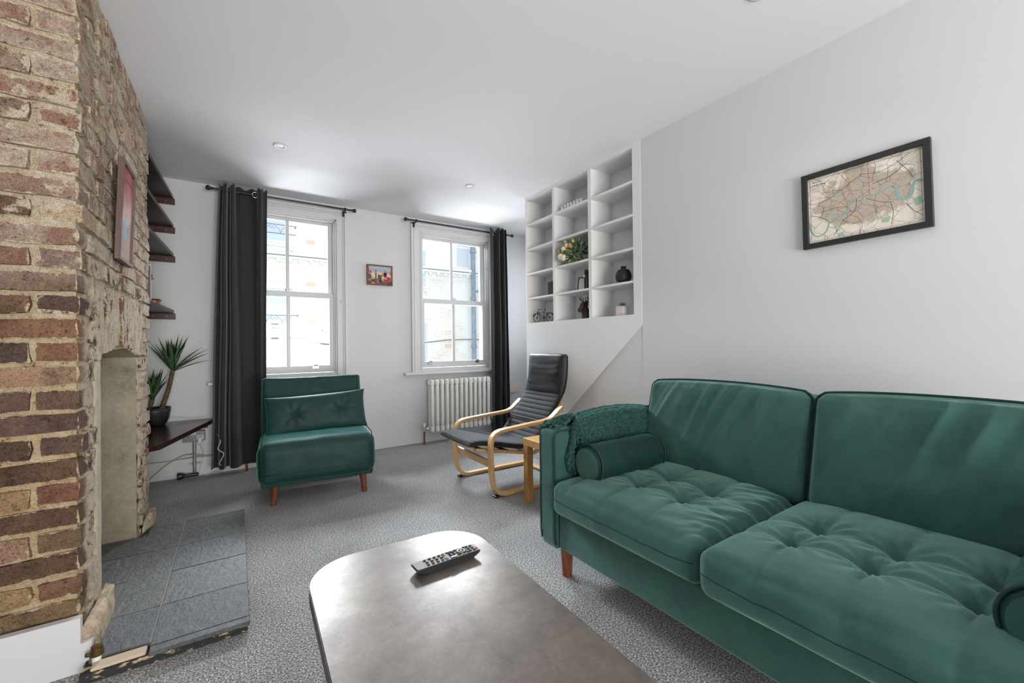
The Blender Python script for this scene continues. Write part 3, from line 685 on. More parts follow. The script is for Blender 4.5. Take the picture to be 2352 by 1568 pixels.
def back_cushion(y0, y1, seed):
    cx, cy, cz = 1.765, (y0+y1)/2, .605; hx, hy, hz = .085, (y1-y0)/2, .205; T = Matrix.Rotation(radians(14), 4, 'Y')
    def f(p, u):
        q = Vector(p)
        cr = (1-u.y**4)*(1-u.z**4)
        if u.x < 0: q.x -= .030*cr
        else: q.x += .02*cr
        if u.z > .9: q.z += .012*(1-u.y**2)-.006*abs(u.y)**3
        Y, Z = p.y+seed, p.z
        top = max(0, min(1, (u.z+.9)/1.5))
        # gathers fanning down from the top seam, bending toward the near end
        ph = (Y*34+Z*14*(1 if seed < 5 else 1.2))+2.2*wr((Y*2.5, Z*2, seed), 2)
        m = max(0, wr((Y*3.2, Z*1.4, seed+4), 2.0)+.38)
        fold = (abs(noise.noise(Vector((Y*9.5+Z*3.6, Z*1.6, seed))))-.22)*2.2; fine = (abs(noise.noise(Vector((Y*24+Z*11, Z*3.5, seed+3))))-.2)*max(0, u.z+.35)
        if u.x < .5: q.x += (.017*top*fold+.008*fine+.006*wr((Y*5, Z*5, seed), 1))*(1-u.y**8)*(1-max(0, abs(u.z)-.9)*10)
        if u.z > .9 and abs(u.x) < .7: q.z += .007*wr((Y*30, p.x*14, 2), 1)
        return T @ q
    b = B().rbox((cx, cy, cz), (hx, hy, hz), .04, (14, 96, 70), f); c = put('back_cushion', b, VELV, sofa, True)
    b = B()
    for sx in (-1, 1):
        pts = []
        n = 26
        for k in range(4*n):
            e, t = divmod(k, n); t /= n
            u, v = ((-1+2*t, 1), (1, 1-2*t), (1-2*t, -1), (-1, -1+2*t))[e]
            y, z_ = u*hy, v*hz; rr_ = .034                   # rounded corners
            yy = max(-hy+rr_, min(hy-rr_, y)); zz = max(-hz+rr_, min(hz-rr_, z_)); d = Vector((y-yy, z_-zz))
            if d.length > 1e-6: d = d.normalized()*rr_*.97
            P_ = Vector((sx*(hx-.026), yy+d.x, zz+d.y)); P_.z += (.012*(1-u*u)-.006*abs(u)**3) if v > .9 else 0
            pts.append(Vector((cx, cy, cz))+T @ P_)
        b.tube(pts, .0052, 6, closed=True)
    put('piping', b, VELVD, c, True)
back_cushion(.668, SY1-AW+.01, 1.3); back_cushion(SY0+AW-.01, .658, 7.7)
for x, y in ((SX+.085, SY1-.075), (SX+.085, SY0+.075), (2.03, SY1-.075), (2.03, SY0+.075)):
    put('leg', B().cyl((x, y, .15), (x, y, 0), .030, .020, 20), LEGWOOD, sofa, 40)

def bolster(label, y, x0, x1, z, r):
    g = thing('bolster_cushion', label, 'cushion', ((x0+x1)/2, y, z-r), 'sofa bolsters')
    prof = [(0, -.006), (r*.5, -.008), (r*.86, -.003), (r*.97, .010), (r*1.0, .03)]
    n = 18; L_ = x1-x0
    pf = prof+[(r*(1+.012*sin(i*1.7)), .03+(L_-.06)*i/n) for i in range(1, n)]+[(a, L_-h_) for a, h_ in prof[::-1]]
    b = B().lathe(pf, (x0, y, z), 40, (1, 0, 0)); put('cover', b, VELVD, g, True)
    for xx in (x0+.008, x1-.008): put('piping', B().tube([(xx, y+(r+.001)*cos(t*pi/20), z+(r+.001)*sin(t*pi/20)) for t in range(40)], .0042, 6, closed=True, up=(1, 0, 0)), PIPING, g, True)
    put('end_panel', B().lathe([(0, -.0095), (r*.5, -.0105), (r*.85, -.0045)], (x0, y, z), 36, (1, 0, 0)), VELV, g, True)
    b = B().tube([(x0+.06, y-.018, z-r+.006), (x0+.20, y-.022, z-r+.006), (x1-.03, y-.02, z-r+.006)], .002, 5); put('zip', b, BLACKP, g)
    put('zip_pull', B().box((x0+.115, y-.062, z-r-.006), (x0+.122, y-.045, z-r+.012), .002, 1), BLACKP, g)
bolster('dark green velvet bolster cushion lying below the fringed throw', 1.262, 1.195, 1.60, .505, .078)
bolster('green velvet bolster cushion cut by the right edge of the photo', .084, 1.190, 1.59, .484, .078)

# chenille throw over the far arm
th = thing('throw_blanket', 'teal chenille throw with tasselled fringe draped over the sofa arm', 'blanket', (1.55, 1.42, .63))
TX0, TX1 = 1.235, 1.83
def throw_f(off):
    def f(u, v):
        x = TX0+(TX1-TX0)*u; s = v                            # v runs from outside hem over the arm to inside hem
        prof = [(1.478, .50), (1.480, .60), (1.470, .645), (1.415, .668), (1.365, .655), (1.345, .60), (1.340, .52)]
        k = s*(len(prof)-1); i = min(int(k), len(prof)-2); t = k-i
        t = t*t*(3-2*t)*.5+t*.5
        y = prof[i][0]*(1-t)+prof[i+1][0]*t; z_ = prof[i][1]*(1-t)+prof[i+1][1]*t
        hump = .028*sin(pi*min(1, u*1.15))**.7*sin(pi*s)
        rib = .004*abs(sin(s*52))+.003*wr((x*30, s*12, 1), 1.5)
        c = Vector((0, 1.413, .56)); d = Vector((0, y, z_))-c; d.normalize()
        return Vector((x+.010*wr((s*4, x*3, 0), 2), y, z_+hump))+d*(rib+off)
    return f
b = B(); b.grid(throw_f(.006), 60, 84); b.grid(throw_f(.0), 30, 42); put('knit', b, KNIT, th, True)
rt = random.Random(5)
def tassel(pts_fn, n):
    b = B()
    for q in range(n):
        pp = spline(pts_fn(), 6)
        b.tube([w_+Vector((rt.uniform(-1, 1), rt.uniform(-1, 1), rt.uniform(-1, 1)))*.0030 for w_ in pp], [.0040+.0026*rt.random() for _ in pp], 5)
    put('tassel', b, KNIT, th, True)
J_ = lambda a: Vector((rt.uniform(-a, a), rt.uniform(-a, a), rt.uniform(-a, a)))
for k in range(6):                                           # lying along the top of the arm toward its front
    P0 = throw_f(.008)(.01, .30+.055*k)
    tassel(lambda: [P0+J_(.006), P0+Vector((-.035, 0, -.004))+J_(.008), Vector((P0.x-.075, P0.y, .646))+J_(.009), Vector((P0.x-rt.uniform(.09, .125), P0.y-.006, .643))+J_(.008)], 9)
for k in range(7):                                           # spilling over the inner edge and hanging down beside the bolster
    P0 = throw_f(.008)(.01, .60+.05*k); x1 = P0.x-.030-.006*k
    tassel(lambda: [P0+J_(.005), Vector((P0.x-.020, 1.352, P0.z-.004))+J_(.007), Vector((x1, 1.346, P0.z-.045))+J_(.008), Vector((x1-.004, 1.346, P0.z-rt.uniform(.075, .125)))+J_(.008)], 9)
for k in range(4):
    z0 = .56-.022*k; x1 = 1.178+.008*k
    tassel(lambda: [Vector((x1, 1.347, z0))+J_(.009), Vector((x1+.004, 1.346, z0-.04))+J_(.008), Vector((x1+.010, 1.346, max(.452, z0-rt.uniform(.08, .12))))+J_(.008)], 9)

# ================================================================== coffee table and remote
ct = thing('coffee_table', 'bronze-brown coffee table with rounded corners in the foreground', 'table', (.365, .66, 0))
TT, N, L, p = nodes('bronze_stone_laminate')
P = N.new('ShaderNodeNewGeometry').outputs['Position']; n1 = nz(N, L, P, 7, 8, .74); n2 = nz(N, L, P, 90, 5, .75)
c = ramp(N, L, n1, [(.28, (.10, .076, .064)), (.46, (.165, .134, .114)), (.60, (.215, .178, .152)), (.76, (.29, .245, .208))])
L.new(mixc(N, L, .6, c, ramp(N, L, n2, [(.3, (.75, .75, .75)), (.7, (1.15, 1.15, 1.15))]), 'MULTIPLY'), p.inputs['Base Color'])
L.new(ramp(N, L, n1, [(.3, (.40, .40, .40)), (.7, (.31, .31, .31))]), p.inputs['Roughness']); p.inputs['Specular IOR Level'].default_value = .8; p.inputs['Metallic'].default_value = .5; p.inputs['Coat Weight'].default_value = .15; p.inputs['Coat Roughness'].default_value = .34
bumps(N, L, p, [(n2, .08, .002)])
def rrect(x0, x1, y0, y1, r, n=12):
    o = []
    for cx, cy, a0 in ((x1-r, y1-r, 0), (x0+r, y1-r, 90), (x0+r, y0+r, 180), (x1-r, y0+r, 270)):
        for k in range(n+1): a = radians(a0+90*k/n); o.append((cx+r*cos(a), cy+r*sin(a)))
    return o
TX, TY = (.130, .603), (.08, 1.226); TC = Vector((.366, .66, 0)); TR = Matrix.Rotation(radians(-1.6), 4, 'Z')
def trot(b): return b.xf(Matrix.Translation(TC) @ TR @ Matrix.Translation(-TC))
DKEDGE = mat('dark_bronze_edge', (.032, .027, .025, 1), .45)
put('edge_band', trot(B().prism(rrect(TX[0], TX[1], TY[0], TY[1], .125), (.383, .4165), 'z')), DKEDGE, ct, 40)
put('table_top', trot(B().prism(rrect(TX[0]+.0015, TX[1]-.0015, TY[0]+.0015, TY[1]-.0015, .124), (.4165, .420), 'z')), TT, ct)
for sx in (0, 1):
    for sy in (0, 1):
        x = TX[0]+.05 if sx == 0 else TX[1]-.05; y = TY[0]+.16 if sy == 0 else TY[1]-.36
        put('leg', trot(B().prism([(x-.022, .383), (x+.022, .383), (x+.017, 0), (x-.017, 0)], (y-.022, y+.022), 'y')), DKEDGE, ct)
put('apron', trot(B().box((TX[0]+.05, TY[0]+.14, .345), (TX[0]+.062, TY[1]-.34, .383)).box((TX[1]-.062, TY[0]+.14, .345), (TX[1]-.05, TY[1]-.34, .383))), DKEDGE, ct)

rm = thing('remote_control', 'slim silver and black remote control lying on the coffee table', 'remote control', (.463, 1.028, .42))
RM = Matrix.Translation((.463, 1.028, .4205)) @ Matrix.Rotation(radians(2.5), 4, 'Z')
def R_(b): return b.xf(RM)
LN, WD = .182, .042
b = B(); prof = []
for k in range(25):                                          # underside curves up at both ends
    t = k/24; x = -LN/2+LN*t; e = abs(2*t-1); prof.append((x, .000+.014*max(0, (e-.55)/.45)**2))
poly = prof+[(LN/2, .0185), (-LN/2, .0185)]
b.prism(poly, (-WD/2, WD/2), 'y'); put('body', R_(b), BLACKP, rm)
put('face_plate', R_(B().prism(rrect(-LN/2+.001, LN/2-.001, -WD/2+.0015, WD/2-.0015, .006, 4), (.0185, .0196), 'z')), mat('brushed_silver_face', (.24, .235, .225, 1), .5, .2), rm)
keys = []
for r_ in range(4):                                          # number pad by the left end
    for c_ in range(3): keys.append((-.058+.0135*r_+(.002 if c_ == 1 else 0), -.0125+.0125*c_, 'k'))
for i_, cn in enumerate(('blue', 'yellow', 'green', 'red')): keys.append((-.006, -.0145+.0095*i_, cn))
for c_ in (-.004, .006): keys.append((.010, c_, 'k')); keys.append((.021, c_+.002, 'k'))
keys += [(.030, .014, 'k'), (.030, -.014, 'k'), (.057, .014, 'k'), (.057, -.014, 'k')]
for r_ in range(2):
    for c_ in range(3): keys.append((.0655+.011*r_, -.0125+.0125*c_-.002*r_, 'k'))
keys.append((.0855, -.010, 'red'))
KM = {k: mat('remote_key_'+k, v, .35) for k, v in dict(red=lin(205, 60, 50), green=lin(60, 140, 110), yellow=lin(235, 180, 40), blue=lin(50, 90, 190)).items()}; KM['k'] = BLACKP
km = {k: mesh_of(B().lathe([(.0040, 0), (.0038, .0016), (.0026, .0026), (0, .0029)], (0, 0, 0), 10), 'key', m_, True) for k, m_ in KM.items()}
for x, y, k in keys:
    q = RM @ Vector((x, y, .0196)); share('key', km[k], rm, q)
for x, y in ((.013, .0165), (.013, -.0165)): put('rocker', R_(B().prism([(x-.009+a, y+c) for a, c in rrect(0, .018, -.0035, .0035, .0034, 4)], (.0196, .0222), 'z')), BLACKP, rm)
put('ring_pad', R_(B().lathe([(.0065, .0196), (.0068, .0222), (.0105, .0228), (.0142, .0218), (.0148, .0196)], (.0435, 0, 0), 28).lathe([(.0052, .0196), (.005, .0224), (0, .023)], (.0435, 0, 0), 18)), BLACKP, rm, 40)

# ================================================================== oak side table behind the sofa arm
st = thing('side_table', 'square oak-effect side table between sofa arm and black armchair', 'table', (1.77, 1.95, 0))
put('table_top', B().box((1.527, 1.70, .358), (2.025, 2.198, .403), .002, 1), OAK, st)
for x in (1.527, 1.98):
    for y in (1.70, 2.153): put('leg', B().box((x+.0005, y+.0005, 0), (x+.0445, y+.0445, .358), .0015, 1), OAKV, st)

# ================================================================== bent-wood armchair with black cushion
pc = thing('armchair', 'bent birch armchair with ribbed black cushion beside the oak side table', 'armchair', (1.7, 2.62, 0))
pth = [(2.03, .012), (1.80, .012), (1.56, .012), (1.475, .013), (1.425, .035), (1.395, .085), (1.381, .18), (1.377, .27), (1.378, .345), (1.393, .395), (1.425, .420), (1.475, .430), (1.56, .436), (1.70, .446), (1.80, .452), (1.865, .462), (1.905, .483), (1.945, .515), (1.982, .541)]
for yc in (2.355, 2.882):
    f = put('side_frame', B().band(spline([(x, yc, z_) for x, z_ in pth], 5), (0, 1, 0), .050, .022), BIRCH, pc, 40)
    s_ = -1 if yc < 2.6 else 1
    for bx, bz in ((1.386, .215), (1.965, .512)): put('bolt', B().cyl((bx, yc+s_*.025, bz), (bx, yc+s_*.028, bz), .006, n=10), CHROME, f)
    put('foot_pad', B().box((1.40, yc-.022, 0), (1.43, yc+.022, .014), .003, 1), BLACKP, f)
put('front_rail', B().box((1.384, 2.375, .185), (1.402, 2.865, .240), .003, 1, Matrix.Rotation(radians(-14), 3, 'Y')), BIRCH, pc)
put('rear_rail', B().box((1.985, 2.375, .004), (2.035, 2.865, .022), .003, 1), BIRCH, pc)
sp = [(1.300, .312), (1.42, .290), (1.56, .262), (1.68, .238), (1.765, .225), (1.822, .245), (1.862, .300), (1.905, .390), (1.962, .475), (2.020, .565), (2.062, .655), (2.083, .745), (2.088, .82), (2.085, .885)]
for yc in (2.425, 2.805): put('seat_rail', B().band(spline([(x, yc, z_) for x, z_ in sp], 5), (0, 1, 0), .032, .020), BIRCH, pc, 40)
for t in (.04, .16, .28, .52, .62, .72, .82, .92):
    q = spline([(x, 2.6, z_) for x, z_ in sp], 8); c = q[int(t*(len(q)-1))]; put('slat', B().box((c.x-.018, 2.43, c.z-.005), (c.x+.018, 2.80, c.z+.005), .002, 1, Matrix.Rotation(radians(0 if t < .4 else -62), 3, 'Y')), BIRCH, pc)
# cushion: front surface path, swept across the chair
cp = [(1.232, .362), (1.262, .372), (1.34, .372), (1.45, .352), (1.58, .322), (1.68, .306), (1.745, .312), (1.795, .352), (1.850, .425), (1.910, .500), (1.975, .585), (2.020, .660), (2.042, .745), (2.050, .83), (2.052, .905), (2.060, .925)]
q = spline([(x, 0, z_) for x, z_ in cp], 24); ln = [0]
for i in range(1, len(q)): ln.append(ln[-1]+(q[i]-q[i-1]).length)
def at(s):
    s *= ln[-1]
    for i in range(1, len(ln)):
        if ln[i] >= s:
            t = (s-ln[i-1])/max(1e-9, ln[i]-ln[i-1]); return q[i-1].lerp(q[i], t), (q[min(i+1, len(q)-1)]-q[max(i-2, 0)]).normalized()
    return q[-1], (q[-1]-q[-3]).normalized()
CY_, CW = 2.618, .232
HS = .745                                                    # head pad begins here
def cush(s0, s1, rib):
    def f(u, v):
        s = s0+(s1-s0)*u; c, t = at(s); n = Vector((-t.z, 0, t.x)); a = 2*pi*v
        cw = abs(cos(a))**.30*(1 if cos(a) >= 0 else -1); sw = abs(sin(a))**.75*(1 if sin(a) >= 0 else -1)
        endt = max(0, min(1, s/.018, (1-s)/.015))**.5
        front = sw > 0; th_ = .020 if front else .030
        if not rib: th_ *= 1+.25*min(1, max(0, (s-HS)/.03))
        y = CW*(1-.02*(1-endt))*cw
        edge = (1-abs(cw)**6)
        d = th_*sw*endt
        if front:
            if rib: d += edge*(.0075*abs(sin(s*pi*32))**.5-.004)
            else:
                m = (s-HS)/(1-HS); d += edge*(.030*max(0, sin(pi*max(0, min(1, m))))**.6+.005*wr((y*14, s*26, 2), 1.3)+.003*sin(y*60+s*20)*max(0, m-.55))
            d += .006*(1-cw*cw)*(-1 if s < .55 else 0)
        return c+n*(d-.012)+Vector((0, CY_+y, 0))
    return f
b = B().grid(cush(0, HS, True), 300, 44, cv=True); put('cushion', b, BFAB, pc, True)
b = B().grid(cush(HS-.004, 1, False), 60, 44, cv=True); put('headrest_pad', b, BLEA, pc, True)

# ================================================================== green velvet single chair bed
gc = thing('chair_bed', 'armless green velvet chair bed with loose lumbar pillow below the window', 'armchair', (.46, 3.2, 0))
GX0, GX1 = .122, .815
def gf(p, u):
    q = Vector(p)
    if u.z > .9: q.z += .010*(1-u.x**4)+.004*wr((p.x*8, p.y*8, 1), 1.5)
    if u.y < -.9: q.y -= .010*(1-u.z**2)*(1-u.x**6)-.004*wr((p.x*4, p.z*9, 5), 2)
    if abs(u.x) > .95: q.x += .006*wr((p.y*9, p.z*12, 3), 1.5)+(.006 if u.x > 0 else -.006)*(1-u.z**2)
    q.z += .018*(-p.x)/.35 if False else 0
    return q
def gr(b):
    return b
b = B().rbox(((GX0+GX1)/2, 3.20, .270), ((GX1-GX0)/2, .265, .134), .060, (40, 30, 24), gf); seat = put('seat', b, VELVC, gc, True)
b = B()
for xx in (GX0+.022, GX1-.022):
    b.tube(spline([(xx, 2.942, .145), (xx, 2.928, .20), (xx, 2.926, .28), (xx, 2.934, .36), (xx, 2.958, .402), (xx, 3.01, .418), (xx, 3.25, .418)], 5), .0030, 5)
b.tube([(GX0+.022, 2.927, .215), (GX1-.022, 2.927, .215)], .0018, 5)
put('seam', b, PIPING, seat, True)
b = B().box((GX0+.02, 2.965, .128), (GX1-.02, 3.44, .16)); put('base_panel', b, PIPING, gc)
RB = Matrix.Translation((0, 3.36, .34)) @ Matrix.Rotation(radians(-17), 4, 'X') @ Matrix.Translation((0, -3.36, -.34))
def bf(p, u):
    q = Vector(p)
    if u.y < -.9: q.y -= .012*(1-u.z**4)*(1-u.x**4)-.003*wr((p.x*6, p.z*6, 8), 2)
    if u.z > .9: q.z += .004*wr((p.x*7, p.y*9, 2), 1.5)
    return q
b = B().rbox(((GX0+GX1)/2-.006, 3.405, .565), ((GX1-GX0)/2-.012, .062, .230), .022, (40, 10, 30), bf); b.xf(RB); bk = put('backrest', b, VELVC, gc, True)
b = B(); b.tube(spline([(GX0+.022, 3.341, .42), (GX0+.022, 3.339, .60), (GX0+.024, 3.3435, .762), (GX0+.040, 3.3435, .777), (GX0+.10, 3.342, .778), (GX1-.11, 3.342, .778), (GX1-.058, 3.3435, .777), (GX1-.040, 3.3435, .762), (GX1-.038, 3.339, .60), (GX1-.038, 3.341, .42)], 6), .0025, 5); b.xf(RB); put('piping', b, PIPING, bk, True)
for x, y in ((.205, 3.035), (.752, 3.015), (.205, 3.40), (.752, 3.40)):
    put('leg', B().cyl((x+(.012 if x < .4 else -.012), y, .150), (x, y-.012 if y < 3.2 else y+.012, 0), .026, .016, 20), LEGWOOD, gc, 40)
lp = thing('lumbar_pillow', 'two-button green velvet pillow leaning on the chair bed backrest', 'pillow', (.48, 3.27, .42))
def pf(p, u):
    q = Vector(p); e = (1-abs(u.x)**2.6)*(1-abs(u.z)**2.6)
    th_ = .050*max(0, e)**.55+.004; q.y = (1 if u.y > 0 else -1)*th_*abs(u.y) if abs(u.y) > .99 else u.y*th_
    for bx in (-.16, .16):
        d = sqrt((p.x-bx)**2+(p.z-.005)**2); q.y *= 1-.55*exp(-(d/.035)**1.4)
        if u.y < 0: q.y += .004*sin(math.atan2(p.z, p.x-bx)*7)*exp(-((d-.06)/.04)**2)
    q.z *= 1-.07*(1-abs(u.x)**3); q.x *= 1-.04*(1-abs(u.z)**3)
    q.y += .003*wr((p.x*8, p.z*12, 4), 2)*e
    return q
MP = Matrix.Translation((.478, 3.270, .528)) @ Matrix.Rotation(radians(2.5), 4, 'Y').inverted() @ Matrix.Rotation(radians(-15), 4, 'X')
b = B().rbox((0, 0, 0), (.330, .05, .140), .004, (60, 2, 34), pf); b.xf(MP); cov = put('cover', b, VELVC, lp, True)
for bx in (-.16, .16): put('button', B().sphere(MP @ Vector((bx, -.026, .005)), .010, 10, 6), VELVC, cov, True)

def turn(o, c, a):
    v = o.location-Vector(c); o.location = Vector(c)+Matrix.Rotation(a, 3, 'Z') @ v; o.rotation_euler.z += a
for o_ in (gc, lp): turn(o_, (.46, 3.2, o_.location.z), radians(-5))
# ================================================================== built-in bookcase in the boxed stair
bc = thing('built_in_bookcase', 'white built-in grid bookcase of fifteen niches in the right wall', 'bookcase', (XR, 2.44, 0))
DIV = [(2.645, 2.673), (2.225, 2.257)]; SHZ = [(2.051, 2.068), (1.830, 1.847), (1.612, 1.628), (1.395, 1.410)]
b = B(); xa, xb = XR-.002, XR+.0035                          # thin face panel with its sloping lower edge
for poly in ([(1.774, 1.118), (1.841, 1.0578), (1.841, H), (1.774, H)], [(3.042, 0), (3.0555, 0), (3.0555, H), (3.042, H)], [(1.841, BZ1), (3.042, BZ1), (3.042, H), (1.841, H)], [(1.841, 1.0578), (3.02, 0), (3.042, 0), (3.042, BZ0), (1.841, BZ0)]):
    b.prism(poly, (xa, xb), 'x')
put('face_panel', b, SHELFW, bc)
put('back_panel', B().box((XR+.215, BY0, BZ0), (XR+.222, BY1, BZ1)), SHELFW, bc)
put('side_panel', B().box((xb, BY1, BZ0-.015), (XR+.245, 3.0553, BZ1+.01)), SHELFW, bc); put('side_panel', B().box((xa+.001, 1.822, BZ0-.015), (XR+.222, BY0, BZ1+.01)), SHELFW, bc)
put('top_board', B().box((xb, BY0, BZ1), (XR+.222, BY1, BZ1+.01)), SHELFW, bc); put('bottom_board', B().box((xb, BY0, BZ0-.016), (XR+.222, BY1, BZ0)), SHELFW, bc)
for y0, y1 in DIV: put('divider', B().box((xa, y0, BZ0), (XR+.215, y1, BZ1)), SHELFW, bc)
for y0, y1 in ((DIV[0][1], BY1), (DIV[1][1], DIV[0][0]), (BY0, DIV[1][0])):
    for z0, z1 in SHZ: put('shelf', B().box((xa+.0005, y0, z0), (XR+.215, y1, z1)), SHELFW, bc)
XS = XR+.075
# black globe vase
vz = SHZ[3][1]
g = tag(put('globe_vase', B().lathe([(0, 0), (.026, 0), (.028, .010), (.026, .014)]+[(.020+.034*sin(pi*(.22+.66*k/14))**.8+.001, .016+.080*k/14) for k in range(15)]+[(.0185, .100), (.018, .104), (.018, .116), (.020, .119), (.015, .119), (.013, .10), (0, .10)], (XS-.01, 1.985, vz), 40), mat('matt_black_ceramic', (.014, .014, .015, 1), .65), smooth=True, loc=(XS-.01, 1.985, vz)), 'squat round black vase with short neck in the bookcase', 'vase')
# succulent in clear pot
sv = thing('potted_succulent', 'grey-green succulent in a clear cube pot in the lowest niche', 'plant', (XS-.02, 1.985, BZ0))
CL = mat('clear_acrylic', (.86, .83, .82, 1), .08); CL.node_tree.nodes['Principled BSDF'].inputs['Alpha'].default_value = .45
put('pot', B().box((XS-.054, 1.950, BZ0), (XS+.014, 2.020, BZ0+.068), .003, 1), CL, sv)
put('pebbles', B().box((XS-.049, 1.955, BZ0+.012), (XS+.009, 2.015, BZ0+.060), .006, 2), mat('pale_pink_pebbles', lin(240, 226, 218), .8, c2=lin(222, 202, 194), nscale=90, bump=(110, .4, .003)), sv)
SUC = mat('succulent_leaf', lin(120, 132, 124), .5, c2=lin(66, 78, 76), nscale=30)
rs = random.Random(3)
def blade(base, tip, wid, th_, n=8, sag=.0, fold=.2):
    """solid pointed leaf from base to tip"""
    base, tip = Vector(base), Vector(tip); d = tip-base; b = B(); up = Vector((0, 0, 1)); s_ = d.cross(up)
    s_ = s_.normalized() if s_.length > 1e-5 else Vector((1, 0, 0)); nn = s_.cross(d).normalized(); R = []
    for i in range(n+1):
        t = i/n; c = base+d*t+up*(sag*4*t*(1-t)); w_ = wid*(sin(pi*min(1, (t+.12)/1.12))**.6)*(1-t**3)+.0006; h_ = th_*(1-t*.8)
        R.append([b.bm.verts.new(c+s_*w_+nn*fold*w_), b.bm.verts.new(c+nn*h_*.5), b.bm.verts.new(c-s_*w_+nn*fold*w_), b.bm.verts.new(c-nn*h_*.5)])
    for i in range(n):
        for k in range(4): b.bm.faces.new((R[i][k], R[i][(k+1) % 4], R[i+1][(k+1) % 4], R[i+1][k]))
    b.bm.faces.new(R[0][::-1]); b.bm.faces.new(R[-1]); return b
for k in range(18):
    a = k*2.4; e = .25+.9*(k/18); ln_ = .045-.012*(k/18); c = Vector((XS-.02, 1.985, BZ0+.066))
    put('leaf', blade(c, c+Vector((cos(a)*cos(e), sin(a)*cos(e), sin(e)))*ln_, .0055, .005), SUC, sv, True)
# bicycle ornament
bi = thing('bicycle_ornament', 'small black wire bicycle ornament in the lowest bookcase niche', 'ornament', (XS-.02, 2.87, BZ0))
bx = XS-.025
def BP(y, z_, x=0): return Vector((bx+x+(2.87-y)*.25, y, BZ0+z_))
FW, RW, wr_ = (2.942, .040), (2.806, .040), .037
def wheel(c):
    b = B(); b.tube([BP(c[0]+wr_*cos(t*pi/14), c[1]+wr_*sin(t*pi/14)) for t in range(28)], .0030, 6, closed=True)
    for t in range(8): b.cyl(BP(*c), BP(c[0]+wr_*cos(t*pi/4), c[1]+wr_*sin(t*pi/4)), .0009, n=5)
    b.cyl(BP(c[0], c[1], -.006), BP(c[0], c[1], .006), .005, n=8); return b
put('wheel', wheel(FW), BLACK, bi, True); put('wheel', wheel(RW), BLACK, bi, True)
bb_, hd, stp = (2.868, .042), (2.922, .088), (2.858, .104)
put('frame', B().tube([BP(*FW), BP(2.930, .075), BP(*hd), BP(2.917, .112)], .0024, 6).tube([BP(*hd), BP(*bb_)], .0026, 6).tube([BP(2.925, .080), BP(2.862, .085)], .0022, 6).tube([BP(*bb_), BP(*stp)], .0026, 6).tube([BP(*bb_), BP(*RW)], .0022, 6).tube([BP(2.862, .085), BP(*RW)], .0022, 6), BLACK, bi, True)
put('handlebar', B().tube([BP(2.912, .114, -.022), BP(2.920, .118, -.010), BP(2.917, .112), BP(2.920, .118, .010), BP(2.912, .114, .022)], .0026, 6), BLACK, bi, True)
put('saddle', B().sphere(BP(2.856, .112), .012, 10, 6, (.55, 1.3, .35)), BLACK, bi, True)
put('headlamp', B().sphere(BP(2.935, .092), .0075, 10, 6), BLACK, bi, True)
put('chainring', B().cyl(BP(2.868, .042, -.004), BP(2.868, .042, .004), .013, n=16).tube([BP(2.868, .042, .006), BP(2.872, .020, .008)], .0022, 5).box(BP(2.866, .016, .006), BP(2.880, .021, .016)), BLACK, bi, True)
for c, a0, a1 in ((FW, 20, 130), (RW, 30, 190)):
    put('mudguard', B().band([BP(c[0]+(wr_+.007)*cos(radians(a0+(a1-a0)*t/10)), c[1]+(wr_+.007)*sin(radians(a0+(a1-a0)*t/10))) for t in range(11)], (1, -.25, 0), .009, .0016), BLACK, bi)
# carved stag bust
dr = thing('stag_bust', 'brown carved stag head bust with antlers in the lowest niche', 'ornament', (XS+.02, 2.36, BZ0))
DW = mat('carved_brown_resin', lin(74, 48, 38), .55, c2=lin(50, 32, 26), nscale=40, bump=((60, .6, .006), (180, .4, .002)))
dc = Vector((XS+.015, 2.405, BZ0)); DF, DS = Vector((-.99, .10, 0)), Vector((-.10, -.99, 0))
def D(a, s_, z_): return dc+DF*a+DS*s_+Vector((0, 0, z_))     # forward, to its left, up
b = B().tube(spline([D(-.020, 0, 0), D(-.018, 0, .03), D(-.010, 0, .06), D(0, 0, .085), D(.006, 0, .10)], 4), [(.040-.0009*i, .036-.0006*i) for i in range(17)], 16)
put('neck', b, DW, dr, True)
hp = spline([D(-.022, 0, .104), D(-.008, 0, .110), D(.014, 0, .100), D(.036, 0, .080), D(.050, 0, .069), D(.055, 0, .066)], 4)
hr = [.010, .019, .025, .028, .0295, .030, .030, .029, .0275, .0255, .0232, .0212, .0195, .0182, .0175, .0170, .0168, .0160, .0148, .012, .005]
hdm = put('head', B().tube(hp, hr, 16), DW, dr, True)
put('nose', B().sphere(D(.054, 0, .075), .0085, 10, 6, (.8, 1.1, .8)), mat('dark_nose', (.012, .01, .009, 1), .4), hdm, True)
for s_ in (-1, 1):
    sv_ = DS*s_
    put('eye', B().sphere(D(.020, s_*.024, .108), .0048, 8, 6), MAT['dark_nose'], hdm, True)
    e0 = D(-.010, s_*.022, .120); put('ear', blade(e0, e0+sv_*.034+DF*.004+Vector((0, 0, .018)), .0105, .008, fold=.35), DW, hdm, True)
    a0 = D(-.008, s_*.012, .128)
    main = spline([a0, a0+sv_*.014+Vector((0, 0, .012)), a0+sv_*.036+DF*.004+Vector((0, 0, .024)), a0+sv_*.052+DF*.008+Vector((0, 0, .052))], 5)
    put('antler', B().tube(main, [.0058-.00026*i for i in range(len(main))], 8).tube(spline([a0+sv_*.006+Vector((0, 0, .006)), a0+sv_*.004+DF*.008+Vector((0, 0, .026)), a0+sv_*.010+DF*.006+Vector((0, 0, .046))], 4), [.0048-.0004*i for i in range(9)], 7).tube(spline([a0+sv_*.036+DF*.004+Vector((0, 0, .024)), a0+sv_*.030+DF*.008+Vector((0, 0, .040)), a0+sv_*.034+DF*.006+Vector((0, 0, .056))], 4), [.0042-.0003*i for i in range(9)], 7), DW, hdm, True)
